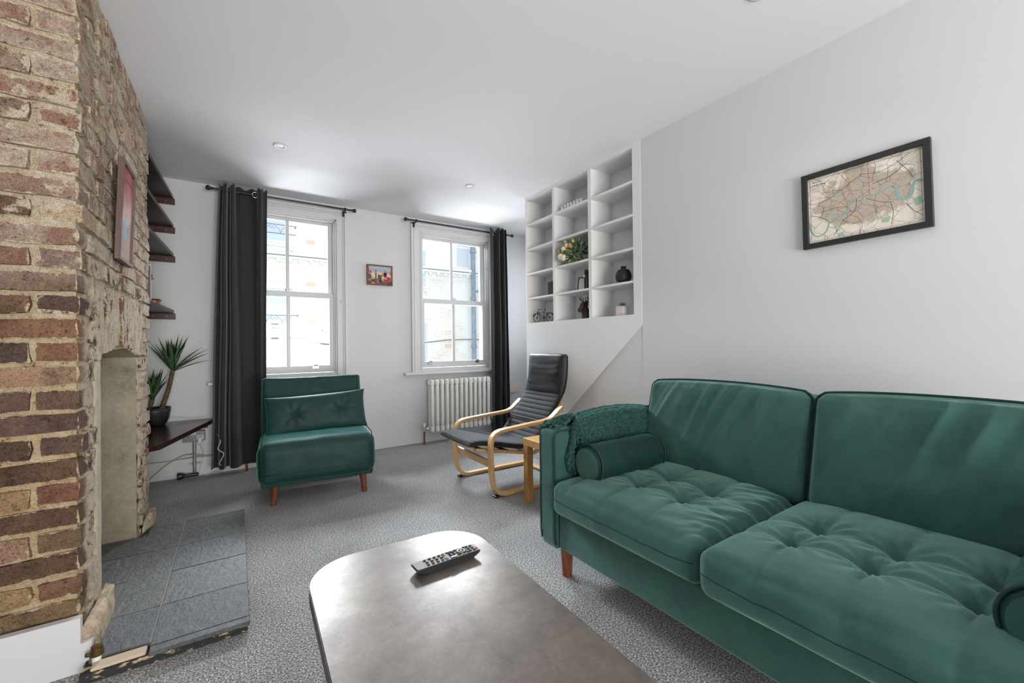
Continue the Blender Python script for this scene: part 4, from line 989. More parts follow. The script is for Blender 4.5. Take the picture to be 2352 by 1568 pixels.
# black upright box (second shelf up, far column)
cb = thing('black_box_file', 'tall black ribbed box standing on the shelf above the bicycle', 'box', (XS, 2.745, SHZ[3][1]))
put('body', B().box((XS-.05, 2.705, SHZ[3][1]), (XS+.09, 2.780, SHZ[3][1]+.118), .006, 2), mat('black_leatherette', (.018, .018, .02, 1), .5), cb)
for k in range(4): put('rib', B().box((XS-.052, 2.716+.018*k, SHZ[3][1]+.006), (XS-.049, 2.722+.018*k, SHZ[3][1]+.112), .001, 1), BLACKP, cb)
# photo frame and dark bottle
pfm = thing('photo_frame', 'small black picture frame leaning beside the black lantern', 'picture frame', (XS, 2.40, SHZ[3][1]))
MF = Matrix.Translation((XS-.012, 2.398, SHZ[3][1]+.003)) @ Matrix.Rotation(radians(26), 4, 'Z') @ Matrix.Rotation(radians(13), 4, 'Y')
fw_, fh_, ft = .040, .108, .010
b = B()
for lo, hi in (((0, -fw_, 0), (ft, -fw_+.008, fh_)), ((0, fw_-.008, 0), (ft, fw_, fh_)), ((0, -fw_+.008, 0), (ft, fw_-.008, .008)), ((0, -fw_+.008, fh_-.008), (ft, fw_-.008, fh_))): b.box(lo, hi)
put('frame', b.xf(MF), BLACK, pfm)
put('print', B().box((.003, -fw_+.008, .008), (.006, fw_-.008, fh_-.008)).xf(MF), mat('pale_print', (.66, .68, .68, 1), .3, c2=lin(226, 196, 176), nscale=22, ramp=(.5, .6)), pfm)
put('stand', B().box((.010, -.008, .002), (.013, .008, .085)).xf(Matrix.Translation((.030, .008, 0)) @ MF), BLACK, pfm)
ltn = thing('candle_lantern', 'tall black lantern bottle half hidden by the bookcase divider', 'lantern', (XS-.038, 2.322, SHZ[3][1]))
z0 = SHZ[3][1]; c0 = (XS-.040, 2.319, z0)
put('body', B().lathe([(0, 0), (.018, 0), (.020, .004), (.020, .104), (.017, .112), (.015, .116)], c0, 20), mat('smoked_black_glass', (.012, .012, .014, 1), .12, spec=.7), ltn, 40)
put('cap', B().lathe([(.015, .114), (.019, .116), (.019, .140), (.014, .146), (0, .147)], c0, 20), BLACK, ltn, 40)
# row of glass tealight holders on the top shelf
TG = mat('etched_white_glass', (.86, .85, .86, 1), .18, c2=(.38, .37, .40, 1), nscale=80, stretch=(1, 1, .3))
tm = mesh_of(B().lathe([(0, 0), (.013, 0), (.014, .004), (.0165, .034), (.0155, .034), (.013, .006), (0, .006)], (0, 0, 0), 14), 'tealight_holder', TG, True)
zt = SHZ[0][1]
for k in range(7):
    yy = 2.575-.036*k
    if k == 0: lb = 'etched white glass holder at the window end of the top-shelf row'
    elif k == 6: lb = 'etched white glass holder in the top-shelf row nearest the pink shell'
    else: lb = '%s etched white glass holder of the top-shelf row, counted from the window' % ('', 'second', 'third', 'fourth', 'fifth', 'sixth')[k]
    o = bpy.data.objects.new('tealight_holder', tm); col.objects.link(o); o.location = (XS-.045, yy, zt); o.scale = (1.05, 1.05, 1.12+.05*(k % 3)); tag(o, lb, 'glass', 'tealight holders on the top shelf')
tag(put('shell', B().sphere((XS-.04, 2.315, zt+.013), .018, 14, 8, (1, 1.4, .7)), mat('pink_shell', lin(214, 178, 166), .4, c2=lin(186, 150, 142), nscale=60), smooth=True, loc=(XS-.04, 2.315, zt)), 'pale pink shell at the near end of the glass row', 'shell')
# bouquet of artificial flowers
bq = thing('flower_bouquet', 'artificial bouquet of cream blossoms and green leaves in the middle niche', 'flowers', (XS, 2.45, SHZ[2][1]))
LG = [mat('leaf_'+n_, c_, .5, c2=c3, nscale=40) for n_, c_, c3 in (('grey_green', lin(92, 114, 98), lin(146, 164, 144)), ('lime', lin(138, 156, 62), lin(178, 188, 104)), ('deep', lin(54, 76, 56), lin(86, 108, 80)))]
PET = mat('cream_petal', lin(244, 236, 222), .6, c2=lin(230, 212, 190), nscale=40); PINK = mat('pink_petal', lin(222, 160, 140), .6, c2=lin(206, 130, 108), nscale=40)
rq = random.Random(9); zc = SHZ[2][1]; bc_ = Vector((XS-.03, 2.445, zc+.085))
lm = []
for i in range(3):
    for s_ in (1, .8):
        bl = blade((0, 0, 0), (.032*s_, 0, .004), .0085*s_, .002, 5, .003); lm.append(mesh_of(bl, 'leaf', LG[i], True))
for k in range(210):
    th1 = rq.uniform(0, 2*pi); ph = math.acos(rq.uniform(-1, 1)); r_ = rq.uniform(.55, 1)
    v = Vector((.060*sin(ph)*cos(th1)-.012, .125*sin(ph)*sin(th1), .078*cos(ph)))*r_
    pos = bc_+v; pos.z = max(zc+.012, min(SHZ[1][0]-.035, pos.z)); pos.y = max(2.30, min(2.61, pos.y)); pos.x = min(XR+.17, pos.x)
    ci = (0 if rq.random() < .7 else 2) if v.y < -.02 else (1 if rq.random() < .75 else 0)
    if v.z > .045: ci = rq.choice((0, 1, 0))
    d = (v+Vector((-.02, rq.uniform(-.03, .03), rq.uniform(-.01, .04)))).normalized()
    e = d.to_track_quat('X', 'Z').to_euler(); e.rotate_axis('X', rq.uniform(-1.2, 1.2))
    share('leaf', rq.choice(lm[ci*2:ci*2+2]), bq, pos, e, (1.35,)*3)
pm = {m_.name: mesh_of(B().sphere((.011, 0, .002), .0125, 10, 6, (1.0, .85, .22)), 'petal', m_, True) for m_ in (PET, PINK)}
for fy, fz, fx, m_, npet, r_ in ((.085, -.030, -.088, PET, 18, 1.45), (.055, -.042, -.090, PET, 16, 1.3), (.050, .026, -.085, PET, 14, 1.25), (.014, .044, -.082, PET, 12, 1.1), (-.022, .038, -.085, PINK, 9, 1.1), (.064, .002, -.088, PINK, 7, .8)):
    c = bc_+Vector((max(fx, -.072), fy, fz))
    for k in range(npet):
        a = k*2.4; sp_ = .25+.9*k/npet; d = Vector((-cos(sp_), sin(sp_)*cos(a), sin(sp_)*sin(a))); share('petal', pm[m_.name], bq, c, d.to_track_quat('X', 'Z').to_euler(), (r_,)*3)
for by, bz in ((.125, .030), (.055, .085), (-.035, .075)):
    put('bud', B().sphere(bc_+Vector((-.06, by, bz)), .013, 10, 8, (1, 1, 1.25)), LG[1], bq, True)

# ================================================================== alcove: dark shelves, desk board and what stands on them
SHELF_Z = [2.147, 1.925, 1.703, 1.266]; names = ['topmost dark wooden shelf in the alcove beside the chimney', 'second dark wooden alcove shelf from the ceiling', 'third dark wooden alcove shelf from the ceiling', 'lowest dark wooden alcove shelf, with books on it']
for z_, nm in zip(SHELF_Z, names):
    s_ = thing('alcove_shelf', nm, 'shelf', (-.6, 3.6, z_), 'alcove shelves')
    put('board', B().prism([(XL+.001, CY1+.002), (-.436, CY1+.002), (-.398, YW-.001), (XL+.001, YW-.001)], (z_, z_+.024), 'z'), DKWOOD, s_)
    cl_ = put('batten', B().box((XL+.017, YW-.022, z_-.046), (-.388, YW-.001, z_-.0005), .001, 1), BRWOOD, s_)
    for xx in (-.44, -.52, -.60): put('screw', B().cyl((xx, YW-.0225, z_-.023), (xx, YW-.024, z_-.023), .0035, n=8), STEEL, cl_)
    put('batten', B().box((XL+.001, CY1+.02, z_-.046), (XL+.02, YW-.024, z_-.0005), .001, 1), BRWOOD, s_)
dk = thing('desk_board', 'dark polished corner desk board fixed under the alcove shelves', 'desk', (-.5, 3.7, .41))
put('board', B().prism([(XL+.017, CY1+.002), (-.452, CY1+.002), (-.42, CY1+.002), (-.372, 3.165), (-.146, 4.07), (-.146, YW-.001), (XL+.017, YW-.001)], (.410, .440), 'z'), mat('polished_mahogany', lin(66, 34, 27), .22, c2=lin(44, 24, 20), nscale=7, stretch=(10, 1.4, 10), spec=.6), dk)
put('batten', B().box((XL+.02, YW-.038, .370), (-.19, YW-.018, .4095)), BRWOOD, dk); put('batten', B().box((XL+.017, CY1+.03, .370), (XL+.036, YW-.04, .4095)), BRWOOD, dk)
zs = SHELF_Z[3]+.0245
bk_c = [lin(226, 214, 214), lin(206, 160, 168), lin(236, 232, 228), lin(120, 104, 112)]
for k, (c_, lb) in enumerate(zip(bk_c, ('cream paperback upright on the lowest alcove shelf', 'pink-spined paperback upright beside the cream paperback', 'white paperback upright beside the pink-spined one', 'mauve paperback upright beside the white one, nearest the chimney'))):
    g = thing('paperback', lb, 'book', (-.48, 3.20, zs), 'books on the lowest alcove shelf'); y0 = 3.42-.022*k; x0 = (-.4440, -.4415, -.4400, -.4385)[k]
    m_ = mat('book_cover_%s' % ('cream', 'pink', 'white', 'mauve')[k], c_, .5)
    put('cover', B().box((x0-.13, y0, zs), (x0-.126, y0+.018, zs+.24-.008*k)).box((x0-.13, y0, zs), (x0, y0+.0015, zs+.24-.008*k)).box((x0-.13, y0+.0165, zs), (x0, y0+.018, zs+.24-.008*k)), m_, g)
    put('pages', B().box((x0-.126, y0+.0015, zs+.003), (x0-.003, y0+.0165, zs+.237-.008*k)), mat('book_pages_%d' % k, lin(232, 224, 206), .9, c2=lin(206, 196, 176), nscale=200, stretch=(1, 8, .1)), g)
g = thing('trinket_box', 'small dark red box with gold front on the lowest alcove shelf', 'box', (-.48, 3.62, zs))
put('body', B().box((-.55, 3.59, zs), (-.428, 3.675, zs+.030), .002, 1), mat('dark_red_lacquer', lin(88, 34, 30), .35), g)
put('lid', B().box((-.555, 3.585, zs+.030), (-.421, 3.68, zs+.036), .001, 1), MAT['dark_red_lacquer'], g); put('gold_front', B().box((-.50, 3.5885, zs+.006), (-.440, 3.5895, zs+.024)), mat('gold_leaf', lin(214, 160, 60), .3, .8), g)
g = thing('pedestal_ornament', 'black and gold ornament peeking out behind the upright paperbacks', 'ornament', (-.48, 3.52, zs))
put('stem', B().lathe([(0, 0), (.020, 0), (.018, .008), (.006, .02), (.006, .14), (.014, .15)], (-.480, 3.52, zs), 14), BLACK, g, 40)
put('cup', B().lathe([(.014, .148), (.030, .156), (.034, .162), (0, .163)], (-.474, 3.52, zs), 18), MAT['gold_leaf'], g, 40)
put('dome', B().sphere((-.474, 3.52, zs+.178), .026, 16, 10, (1, 1, .8)), BLACKP, g, True)
g = thing('amber_bottle', 'amber bottle standing on the second shelf at the chimney edge', 'bottle', (-.4555, 3.25, SHELF_Z[1]+.024)); zz = SHELF_Z[1]+.0245
put('glass', B().lathe([(0, 0), (.016, 0), (.017, .006), (.017, .070), (.014, .078)], (-.4555, 3.25, zz), 14), mat('amber_glass', lin(206, 140, 50), .2), g, 40); put('cap', B().lathe([(.0145, .076), (.0155, .078), (.0155, .096), (0, .097)], (-.4555, 3.25, zz), 14), BRASS, g, 40)
# dracaena-like plant
PX, PY, PZ = -.500, 3.965, .4405
pl = thing('potted_dracaena', 'two-stemmed spiky green plant in a black pot on the desk board', 'plant', (PX, PY, PZ))
put('pot', B().lathe([(0, 0), (.058, 0), (.070, .012), (.086, .050), (.094, .100), (.096, .128), (.091, .128), (.088, .112), (0, .112)], (PX, PY, PZ), 32), mat('black_matt_pot', (.014, .014, .016, 1), .45), pl, True)
put('soil', B().lathe([(0, .114), (.089, .112)], (PX, PY, PZ), 24), mat('dark_soil', (.03, .022, .016, 1), .95, bump=(60, .8, .01)), pl)
LF = mat('dracaena_leaf', lin(66, 98, 54), .45, c2=lin(38, 64, 36), nscale=14, stretch=(2, 2, 8)); TRK = mat('ringed_trunk', lin(112, 88, 58), .8, c2=lin(64, 50, 34), nscale=60, stretch=(.2, .2, 1), bump=(90, .6, .004))
def pix(x, y, Y):                                            # a point of the plant measured in the photograph, at depth Y
    d = fw+rr*((x-1176)/960)-uu*((y-784)/960); t = Y/d.y; return Vector((0, 0, 1))+d*t
def zp(x, y): return 320+x/4.126, 740+y/4.126
def plant_head(base, tips, wid):
    bp = pix(*zp(*base), PY)
    for k, t_ in enumerate(tips):
        Y = PY+(-.06, .05, -.10, .02, -.03, .07)[k % 6]; Y = min(Y, YW-.03); tp = pix(*zp(*t_), Y)
        put('leaf', blade(bp+Vector((0, 0, -.01)), tp, wid, .004, 9, .012 if t_[0] > base[0]+120 else .004, .28), LF, pl, True)
    return bp
h1 = plant_head((318, 455), [(175, 140), (248, 165), (270, 160), (375, 105), (415, 122), (470, 125), (605, 230), (662, 250), (680, 285), (702, 355), (82, 168), (78, 212), (140, 195), (330, 200), (200, 240), (300, 150), (440, 210)], .0215)
h2 = plant_head((125, 730), [(135, 440), (210, 435), (228, 440), (288, 465), (100, 500), (278, 540), (60, 470), (170, 480), (30, 520)], .0185)
for h_, bs in ((h1, Vector((PX+.040, PY, PZ+.11))), (h2, Vector((PX-.045, PY, PZ+.11)))):
    pp = spline([bs, bs.lerp(h_, .5)+Vector((.006, 0, 0)), h_], 10); put('stem', B().tube(pp, [.0165-.004*i/20+.0012*(i % 2) for i in range(21)], 12), TRK, pl, True)
# socket, conduit, plug, cables, torch
sk = thing('double_socket', 'grey metal-clad double socket with a conduit running down to the floor', 'socket', (-.277, YW, .27))
put('back_box', B().box((-.346, YW-.036, .272), (-.207, YW-.001, .356), .003, 1), STEEL, sk)
put('face_plate', B().box((-.344, YW-.041, .274), (-.209, YW-.036, .354), .002, 1), mat('grey_face_plate', (.17, .18, .19, 1), .45, .4), sk)
DKP = mat('slot_black', (.006, .006, .006, 1), .6)
put('outlet', B().box((-.337, YW-.043, .280), (-.290, YW-.041, .320), .001, 1), MAT['grey_face_plate'], sk)
for xx, zz_, w_, h_ in ((-.3135, .310, .003, .005), (-.324, .292, .005, .002), (-.303, .292, .005, .002)): put('slot', B().box((xx-w_, YW-.0435, zz_-h_), (xx+w_, YW-.043, zz_+h_)), DKP, sk)
for xx in (-.296, -.278): put('switch', B().box((xx, YW-.044, .326), (xx+.013, YW-.041, .346), .001, 1), GLOSSW, sk)
put('conduit', B().cyl((-.276, YW-.026, .272), (-.276, YW-.026, .012), .011), STEEL, sk, 40)
put('saddle_clip', B().box((-.315, YW-.020, .093), (-.237, YW-.016, .110), .002, 1).cyl((-.276, YW-.026, .092), (-.276, YW-.026, .111), .013), STEEL, sk)
pg = thing('phone_charger', 'white plug-in charger with long white cable in the double socket', 'charger', (-.245, YW-.05, .27))
put('plug', B().box((-.252, YW-.082, .262), (-.226, YW-.042, .312), .004, 2), GLOSSW, pg); put('plug_face', B().box((-.263, YW-.048, .284), (-.217, YW-.0415, .322), .003, 1), GLOSSW, pg)
CBL = mat('white_cable', (.72, .72, .70, 1), .5); CBG = mat('grey_beige_cable', lin(170, 168, 150), .6)
def wallpt(x, y, d=.03):                                     # cable points read off the photograph, on the wall plane
    return pix(*zp(x, y), YW-d)
put('cable', B().tube(spline([wallpt(578, 1148, .06), wallpt(600, 1200, .05), wallpt(613, 1250, .03), wallpt(600, 1310, .03), wallpt(582, 1370, .03), wallpt(574, 1412, .025), wallpt(610, 1438, .03), wallpt(645, 1442, .04), wallpt(700, 1420, .04), wallpt(792, 1405, .15), wallpt(770, 1350, .19), wallpt(760, 1330, .215), wallpt(800, 1245, .22), wallpt(745, 1200, .21), wallpt(768, 1120, .19), wallpt(725, 1020, .04), wallpt(712, 985, .03), wallpt(722, 905, .03), wallpt(690, 888, .02), wallpt(600, 892, .02), wallpt(520, 905, .02), wallpt(430, 900, .02), wallpt(330, 895, .02), wallpt(270, 905, .02)], 5), .0028, 6), CBL, pg, True)
tag(put('wall_cable', B().tube(spline([wallpt(60, 1340, .018), wallpt(250, 1322, .02), wallpt(400, 1295, .02), wallpt(540, 1275, .045), wallpt(640, 1268, .02), wallpt(740, 1250, .02)], 5), .0032, 6), CBG, smooth=True, loc=(-.3, YW-.02, 0)), 'thin grey cable running along the wall above the skirting', 'cable')
tag(put('loose_cable', B().tube(spline([wallpt(60, 1530, .03), wallpt(150, 1440, .03), wallpt(260, 1350, .03), wallpt(380, 1280, .03), wallpt(450, 1255, .03), wallpt(530, 1254, .06), wallpt(640, 1262, .03), wallpt(735, 1246, .03)], 5), .0038, 6), CBG, smooth=True, loc=(-.3, YW-.03, 0)), 'looping beige cable rising from the carpet under the desk board', 'cable')
to = thing('torch', 'black torch lying on the carpet under the double socket', 'torch', (-.31, 4.05, 0))
tp0 = Vector((-.378, 4.052, .026)); tv = Vector((1, -.05, 0)).normalized()
put('head', B().lathe([(0, .002), (.021, .002), (.025, 0), (.026, .012), (.022, .030), (.014, .045)], tp0, 20, tv), BLACKP, to, 40)
put('handle', B().lathe([(.014, .045), (.0125, .050), (.0125, .125), (.010, .130), (0, .130)], tp0+Vector((0, 0, 0)), 16, tv), BLACKP, to, 40)
put('lens', B().lathe([(0, .003), (.020, .0035)], tp0, 18, tv), CHROME, to); put('button', B().box(tp0+Vector((.055, -.008, .010)), tp0+Vector((.075, .002, .0145)), .001, 1), STEEL, to)

# ================================================================== curtain poles and curtains
def pole(name_lb, x0, x1, z_):
    g = thing('curtain_pole', name_lb, 'curtain pole', (x0, YW-.115, z_), 'curtain poles'); yy = YW-.115
    put('rod', B().cyl((x0, yy, z_), (x1, yy, z_), .0085, n=12), BLACK, g, 40)
    for x, s_ in ((x0, -1), (x1, 1)):
        put('finial', B().lathe([(.009, 0), (.012, .004), (.009, .009), (.016, .016), (.019, .026), (.015, .038), (0, .043)], (x, yy, z_), 16, (s_, 0, 0)), BLACK, g, True)
    for x in (x0+.085, x1-.055): put('bracket', B().cyl((x, yy, z_-.010), (x, yy, z_+.012), .011, n=10).box((x-.006, yy, z_-.014), (x+.006, YW-.035, z_-.006)).box((x-.010, YW-.039, z_-.046), (x+.010, YW-.034, z_+.008), .001, 1), BLACK, g)
pole('black curtain pole with ball finials over the window behind the chair bed', -.150, .890, 2.245)
pole('black curtain pole with ball finials over the window above the radiator', 1.425, 2.63, 2.245)
def curtain(label, prof_t, prof_b, z0, z1, hole):
    """prof: plan polyline [(x, y offset)] at top and bottom; the cloth is swept between"""
    g = thing('curtain', label, 'curtain', (sum(q[0] for q in prof_t)/len(prof_t), YW-.12, z0), 'charcoal curtains'); n = 8
    T_ = spline([(x, YW-.128+y*.8, 0) for x, y in prof_t], n); Bm = spline([(x, YW-.132+y*.85, 0) for x, y in prof_b], n); b = B(); M = len(T_)-1
    def f(off):
        def ff(u, v):
            k = u*M; i = min(int(k), M-1); a = T_[i].lerp(T_[i+1], k-i); c = Bm[i].lerp(Bm[i+1], k-i)
            t = (Bm[i+1]-Bm[i]).normalized(); nn = Vector((t.y, -t.x, 0))
            q_ = a.lerp(c, v**.8); zz_ = z1+(z0-z1)*v
            sc_ = .010*sin(u*pi*2*len(prof_t)/2.0)*(1 if v < .02 else 0)
            q_ = q_+Vector((.006*wr((u*6, v*3, 1), 1), .010*wr((u*8, v*2.2, 5), 1), 0))*min(1, v*5)
            return Vector((q_.x, q_.y, zz_+sc_))+nn*off
        return ff
    b.grid(f(.0018), M, 40); b.grid(f(-.0018), M, 40); put('cloth', b, CURT, g, True)
    for hx, hy in hole: put('eyelet', B().tube([(hx+.020*cos(a_*pi/12), YW-.132+hy, 2.240+.022*sin(a_*pi/12)) for a_ in range(24)], .0036, 6, closed=True), CHROME, g, True)
curtain('wide charcoal curtain hanging left of the chair bed window', [(-.104, -.020), (-.096, .045), (-.080, .040), (-.074, -.045), (-.056, -.050), (-.048, .040), (-.034, .045), (-.026, -.045), (-.008, -.048), (.002, .000), (.030, .040), (.075, .048), (.120, .038), (.148, .000), (.160, -.045), (.178, -.050), (.188, -.020), (.205, .000), (.220, -.005)],
        [(-.165, -.035), (-.150, .035), (-.125, .030), (-.110, -.050), (-.085, -.058), (-.070, .020), (-.050, .030), (-.040, -.060), (-.005, -.075), (.015, -.050), (.040, .010), (.075, .026), (.110, .030), (.135, .018), (.150, -.005), (.162, -.018), (.172, -.010), (.185, .004), (.198, .000)], .062, 2.285, [(.135, .002)])
curtain('narrow charcoal curtain hanging beside the radiator', [(2.338, -.030), (2.375, -.005), (2.405, .030), (2.425, .040), (2.440, -.040), (2.458, -.045), (2.468, .035), (2.488, .035), (2.498, -.045), (2.515, -.048), (2.525, .030), (2.545, .020), (2.550, -.030)],
        [(2.335, -.040), (2.365, -.045), (2.395, .020), (2.415, .035), (2.435, -.040), (2.458, -.050), (2.470, .030), (2.492, .035), (2.505, -.045), (2.528, -.052), (2.540, .020), (2.560, .015), (2.572, -.035)], .045, 2.285, [(2.415, .012)])

# ================================================================== column radiator
rd = thing('column_radiator', 'white two-column radiator below the right-hand window', 'radiator', (1.97, 3.99, .12))
b = B(); w2 = .018
for dy in (-.030, .030):
    b.tube([(0, dy, .05), (0, dy, .10), (0, dy, .44), (0, dy, .49)], [(.0185, .0185), (.0165, .0165), (.0165, .0165), (.0185, .0185)], 12)
for z_ in (.036, .500):
    s_ = 1 if z_ > .2 else -1
    b.rbox((0, 0, z_), (.021, .050, .034), .018, (6, 12, 8))
sec = mesh_of(b, 'section', RADW, True); RX0, NS, SPC = 1.645, 13, .0545; RZ = .118
for k in range(NS): share('section', sec, rd, (RX0+k*SPC, 3.995, RZ))
put('end_cap', B().lathe([(.024, 0), (.022, .010), (.010, .016), (0, .017)], (RX0-.020, 3.995, RZ+.50), 16, (-1, 0, 0)), RADW, rd, True); put('end_cap', B().lathe([(.024, 0), (.022, .010), (.010, .016), (0, .017)], (RX0+(NS-1)*SPC+.020, 3.995, RZ+.50), 16, (1, 0, 0)), RADW, rd, True)
for xx, s_ in ((RX0-.075, 1), (RX0+(NS-1)*SPC+.062, -1)):
    v = put('valve', B().cyl((xx, 3.995, RZ+.020), (xx, 3.995, RZ+.062), .0125, n=12).cyl((xx, 3.995, RZ+.040), (xx+s_*.050, 3.995, RZ+.040), .009, n=10).cyl((xx+s_*.026, 3.995, RZ+.040), (xx+s_*.040, 3.995, RZ+.040), .015, n=6), CHROME, rd, 40)
    put('valve_cap', B().lathe([(.012, .062), (.013, .070), (.013, .096), (.010, .102), (0, .103)], (xx, 3.995, RZ), 14), RADW, v, 40); put('tail_pipe', B().cyl((xx, 3.995, 0), (xx, 3.995, RZ+.022), .0085, n=12), COPPER, rd, 40)
for xx in (RX0+2*SPC, RX0+10*SPC): put('wall_bracket', B().box((xx-.01, 4.04, RZ+.42), (xx+.01, YW-.001, RZ+.45)), RADW, rd)
tag(put('riser_pipe', B().cyl((.065, 4.02, 0), (.065, 4.02, .30), .0085, n=12), COPPER, smooth=40, loc=(.065, 4.02, 0)), 'short copper pipe at the hem of the wide charcoal curtain', 'pipe')
ws = thing('wall_socket', 'white wall socket and beige box behind the black armchair', 'socket', (2.68, YW, .42))
put('plate', B().box((2.585, YW-.014, .40), (2.66, YW-.001, .53), .003, 1), GLOSSW, ws); put('trunking', B().box((2.66, YW-.03, .44), (2.80, YW-.001, .545), .002, 1), mat('beige_box', lin(214, 204, 188), .6), ws)

# ================================================================== pictures
# small london street painting between the windows
pw = thing('street_painting', 'small framed painting of a clock tower and red bus between the windows', 'painting', (1.17, YW, 1.59))
X0, X1, Z0, Z1 = 1.046, 1.292, 1.588, 1.784; yf = YW-.030
b = B()
for lo, hi in (((X0, yf, Z0), (X0+.016, YW-.001, Z1)), ((X1-.013, yf, Z0), (X1, YW-.001, Z1)), ((X0+.016, yf, Z0), (X1-.013, YW-.001, Z0+.013)), ((X0+.016, yf, Z1-.013), (X1-.013, YW-.001, Z1))): b.box(lo, hi, .001, 1)
put('frame', b, mat('brown_frame', lin(112, 74, 52), .45), pw)
CV, N, L, p = nodes('painted_autumn_sky'); tc = N.new('ShaderNodeNewGeometry').outputs['Position']; n1 = nz(N, L, tc, 16, 4); xyz = N.new('ShaderNodeSeparateXYZ'); L.new(tc, xyz.inputs[0])
zz_ = math_(N, L, 'ADD', sstep(N, L, xyz.outputs[2], 1.60, 1.77), math_(N, L, 'MULTIPLY', math_(N, L, 'SUBTRACT', n1, .5), .7))
L.new(ramp(N, L, zz_, [(0, lin(70, 52, 60)), (.22, lin(190, 150, 120)), (.40, lin(210, 196, 176)), (.62, lin(214, 196, 160)), (.80, lin(150, 164, 190)), (1, lin(176, 180, 192))]), p.inputs['Base Color']); p.inputs['Roughness'].default_value = .6
put('canvas', B().box((X0+.016, yf+.008, Z0+.013), (X1-.013, yf+.012, Z1-.013)), CV, pw)
def dab(poly, c_, nm, d=.0006):
    put(nm, B().prism([(X0+.016+(X1-X0-.029)*a, Z0+.013+(Z1-Z0-.026)*c) for a, c in poly], (yf+.008-d, yf+.008), 'y'), MAT.get('paint_'+nm) or mat('paint_'+nm, c_, .6), pw)
dab([(.29, .30), (.345, .30), (.345, .62), (.352, .62), (.340, .70), (.322, .83), (.312, .83), (.298, .70), (.283, .62), (.29, .62)], lin(84, 62, 58), 'clock_tower'); dab([(.31, .63), (.332, .63), (.332, .67), (.31, .67)], lin(240, 226, 190), 'clock_face', .0009)
dab([(.40, .25), (.57, .25), (.57, .50), (.55, .56), (.53, .48), (.50, .55), (.47, .48), (.43, .56), (.40, .50)], lin(92, 66, 70), 'gothic_palace'); dab([(.68, .40), (.80, .40), (.81, .60), (.795, .86), (.775, .68), (.74, .66), (.72, .87), (.70, .62)], lin(86, 80, 92), 'twin_spires')
dab([(.57, .45), (.70, .42), (.78, .60), (.70, .68), (.62, .62)], lin(196, 84, 44), 'autumn_tree'); dab([(0, .62), (.08, .56), (.15, .64), (.10, .74), (.03, .78), (0, .72)], lin(206, 84, 44), 'left_tree'); dab([(.90, .60), (1, .50), (1, .80), (.94, .76)], lin(222, 120, 60), 'right_tree')
dab([(0, .25), (.12, .28), (.13, .45), (.06, .56), (0, .55)], lin(90, 78, 104), 'left_houses'); dab([(.70, .14), (.93, .16), (.98, .40), (.80, .42), (.70, .38)], lin(186, 46, 44), 'bus'); dab([(.72, .30), (.80, .31), (.80, .36), (.72, .35)], lin(240, 220, 200), 'bus_window', .0009); dab([(.83, .30), (.95, .31), (.95, .36), (.83, .36)], lin(90, 40, 60), 'bus_side_window', .0009)
dab([(.44, .10), (.58, .10), (.57, .24), (.50, .27), (.44, .22)], lin(44, 44, 56), 'taxi'); dab([(.25, .22), (.42, .22), (.42, .27), (.25, .27)], lin(50, 46, 58), 'crowd'); dab([(.08, 0), (.28, 0), (.24, .10), (.15, .10)], lin(216, 140, 80), 'wet_reflection'); dab([(.17, .06), (.20, .06), (.195, .24), (.178, .24)], lin(40, 38, 48), 'walker')
# tall picture on the chimney flank
pq = thing('chimney_picture', 'tall brown-framed pink and blue painting hung on the brick chimney', 'painting', (XC, 2.39, 1.37))
CM = Matrix.Translation((-.4005, 2.398, 1.572)) @ Matrix.Rotation(radians(2.0), 4, 'Y')
hw, hh, fd = .123, .208, .019; FRM = mat('taupe_wood_frame', lin(112, 90, 84), .5, c2=lin(92, 72, 68), nscale=12, stretch=(6, 6, 1))
b = B()
for lo, hi in (((0, -hw, -hh), (fd, -hw+.014, hh)), ((0, hw-.014, -hh), (fd, hw, hh)), ((0, -hw+.014, -hh), (fd, hw-.014, -hh+.014)), ((0, -hw+.014, hh-.014), (fd, hw-.014, hh))): b.box(lo, hi, .001, 1)
put('frame', b.xf(CM), FRM, pq)
AP, N, L, p = nodes('misty_pink_painting'); tc = N.new('ShaderNodeNewGeometry').outputs['Position']; mp = N.new('ShaderNodeMapping'); mp.inputs['Scale'].default_value = (1, 1.6, .7); L.new(tc, mp.inputs[0]); n1 = nz(N, L, mp.outputs[0], 9, 4); xyz = N.new('ShaderNodeSeparateXYZ'); L.new(tc, xyz.inputs[0])
zz_ = math_(N, L, 'ADD', sstep(N, L, xyz.outputs[2], 1.37, 1.78), math_(N, L, 'MULTIPLY', math_(N, L, 'SUBTRACT', n1, .5), .55))
L.new(ramp(N, L, zz_, [(.05, lin(206, 176, 160)), (.28, lin(176, 172, 178)), (.40, lin(226, 194, 178)), (.6, lin(222, 182, 180)), (.85, lin(206, 132, 136)), (1, lin(186, 92, 98))]), p.inputs['Base Color']); p.inputs['Roughness'].default_value = .25
put('canvas', B().box((.006, -hw+.014, -hh+.014), (.009, hw-.014, hh-.014)).xf(CM), AP, pq)
put('blue_figure', B().prism([(-.010, -.10), (.012, -.11), (.016, -.03), (.004, .005), (-.010, -.02)], (.009, .0096), 'x').xf(CM), mat('paint_blue', lin(104, 150, 182), .4), pq)
put('dark_figure', B().prism([(-.055, -.15), (-.025, -.16), (-.015, -.06), (-.035, -.03), (-.06, -.08)], (.009, .0095), 'x').xf(CM), mat('paint_slate', lin(112, 112, 124), .4), pq)
put('red_beam', B().prism([(-hw+.016, .142), (hw-.016, .142), (hw-.016, .150), (-hw+.016, .150)], (.009, .0095), 'x').xf(CM), mat('paint_maroon', lin(150, 58, 66), .4), pq)

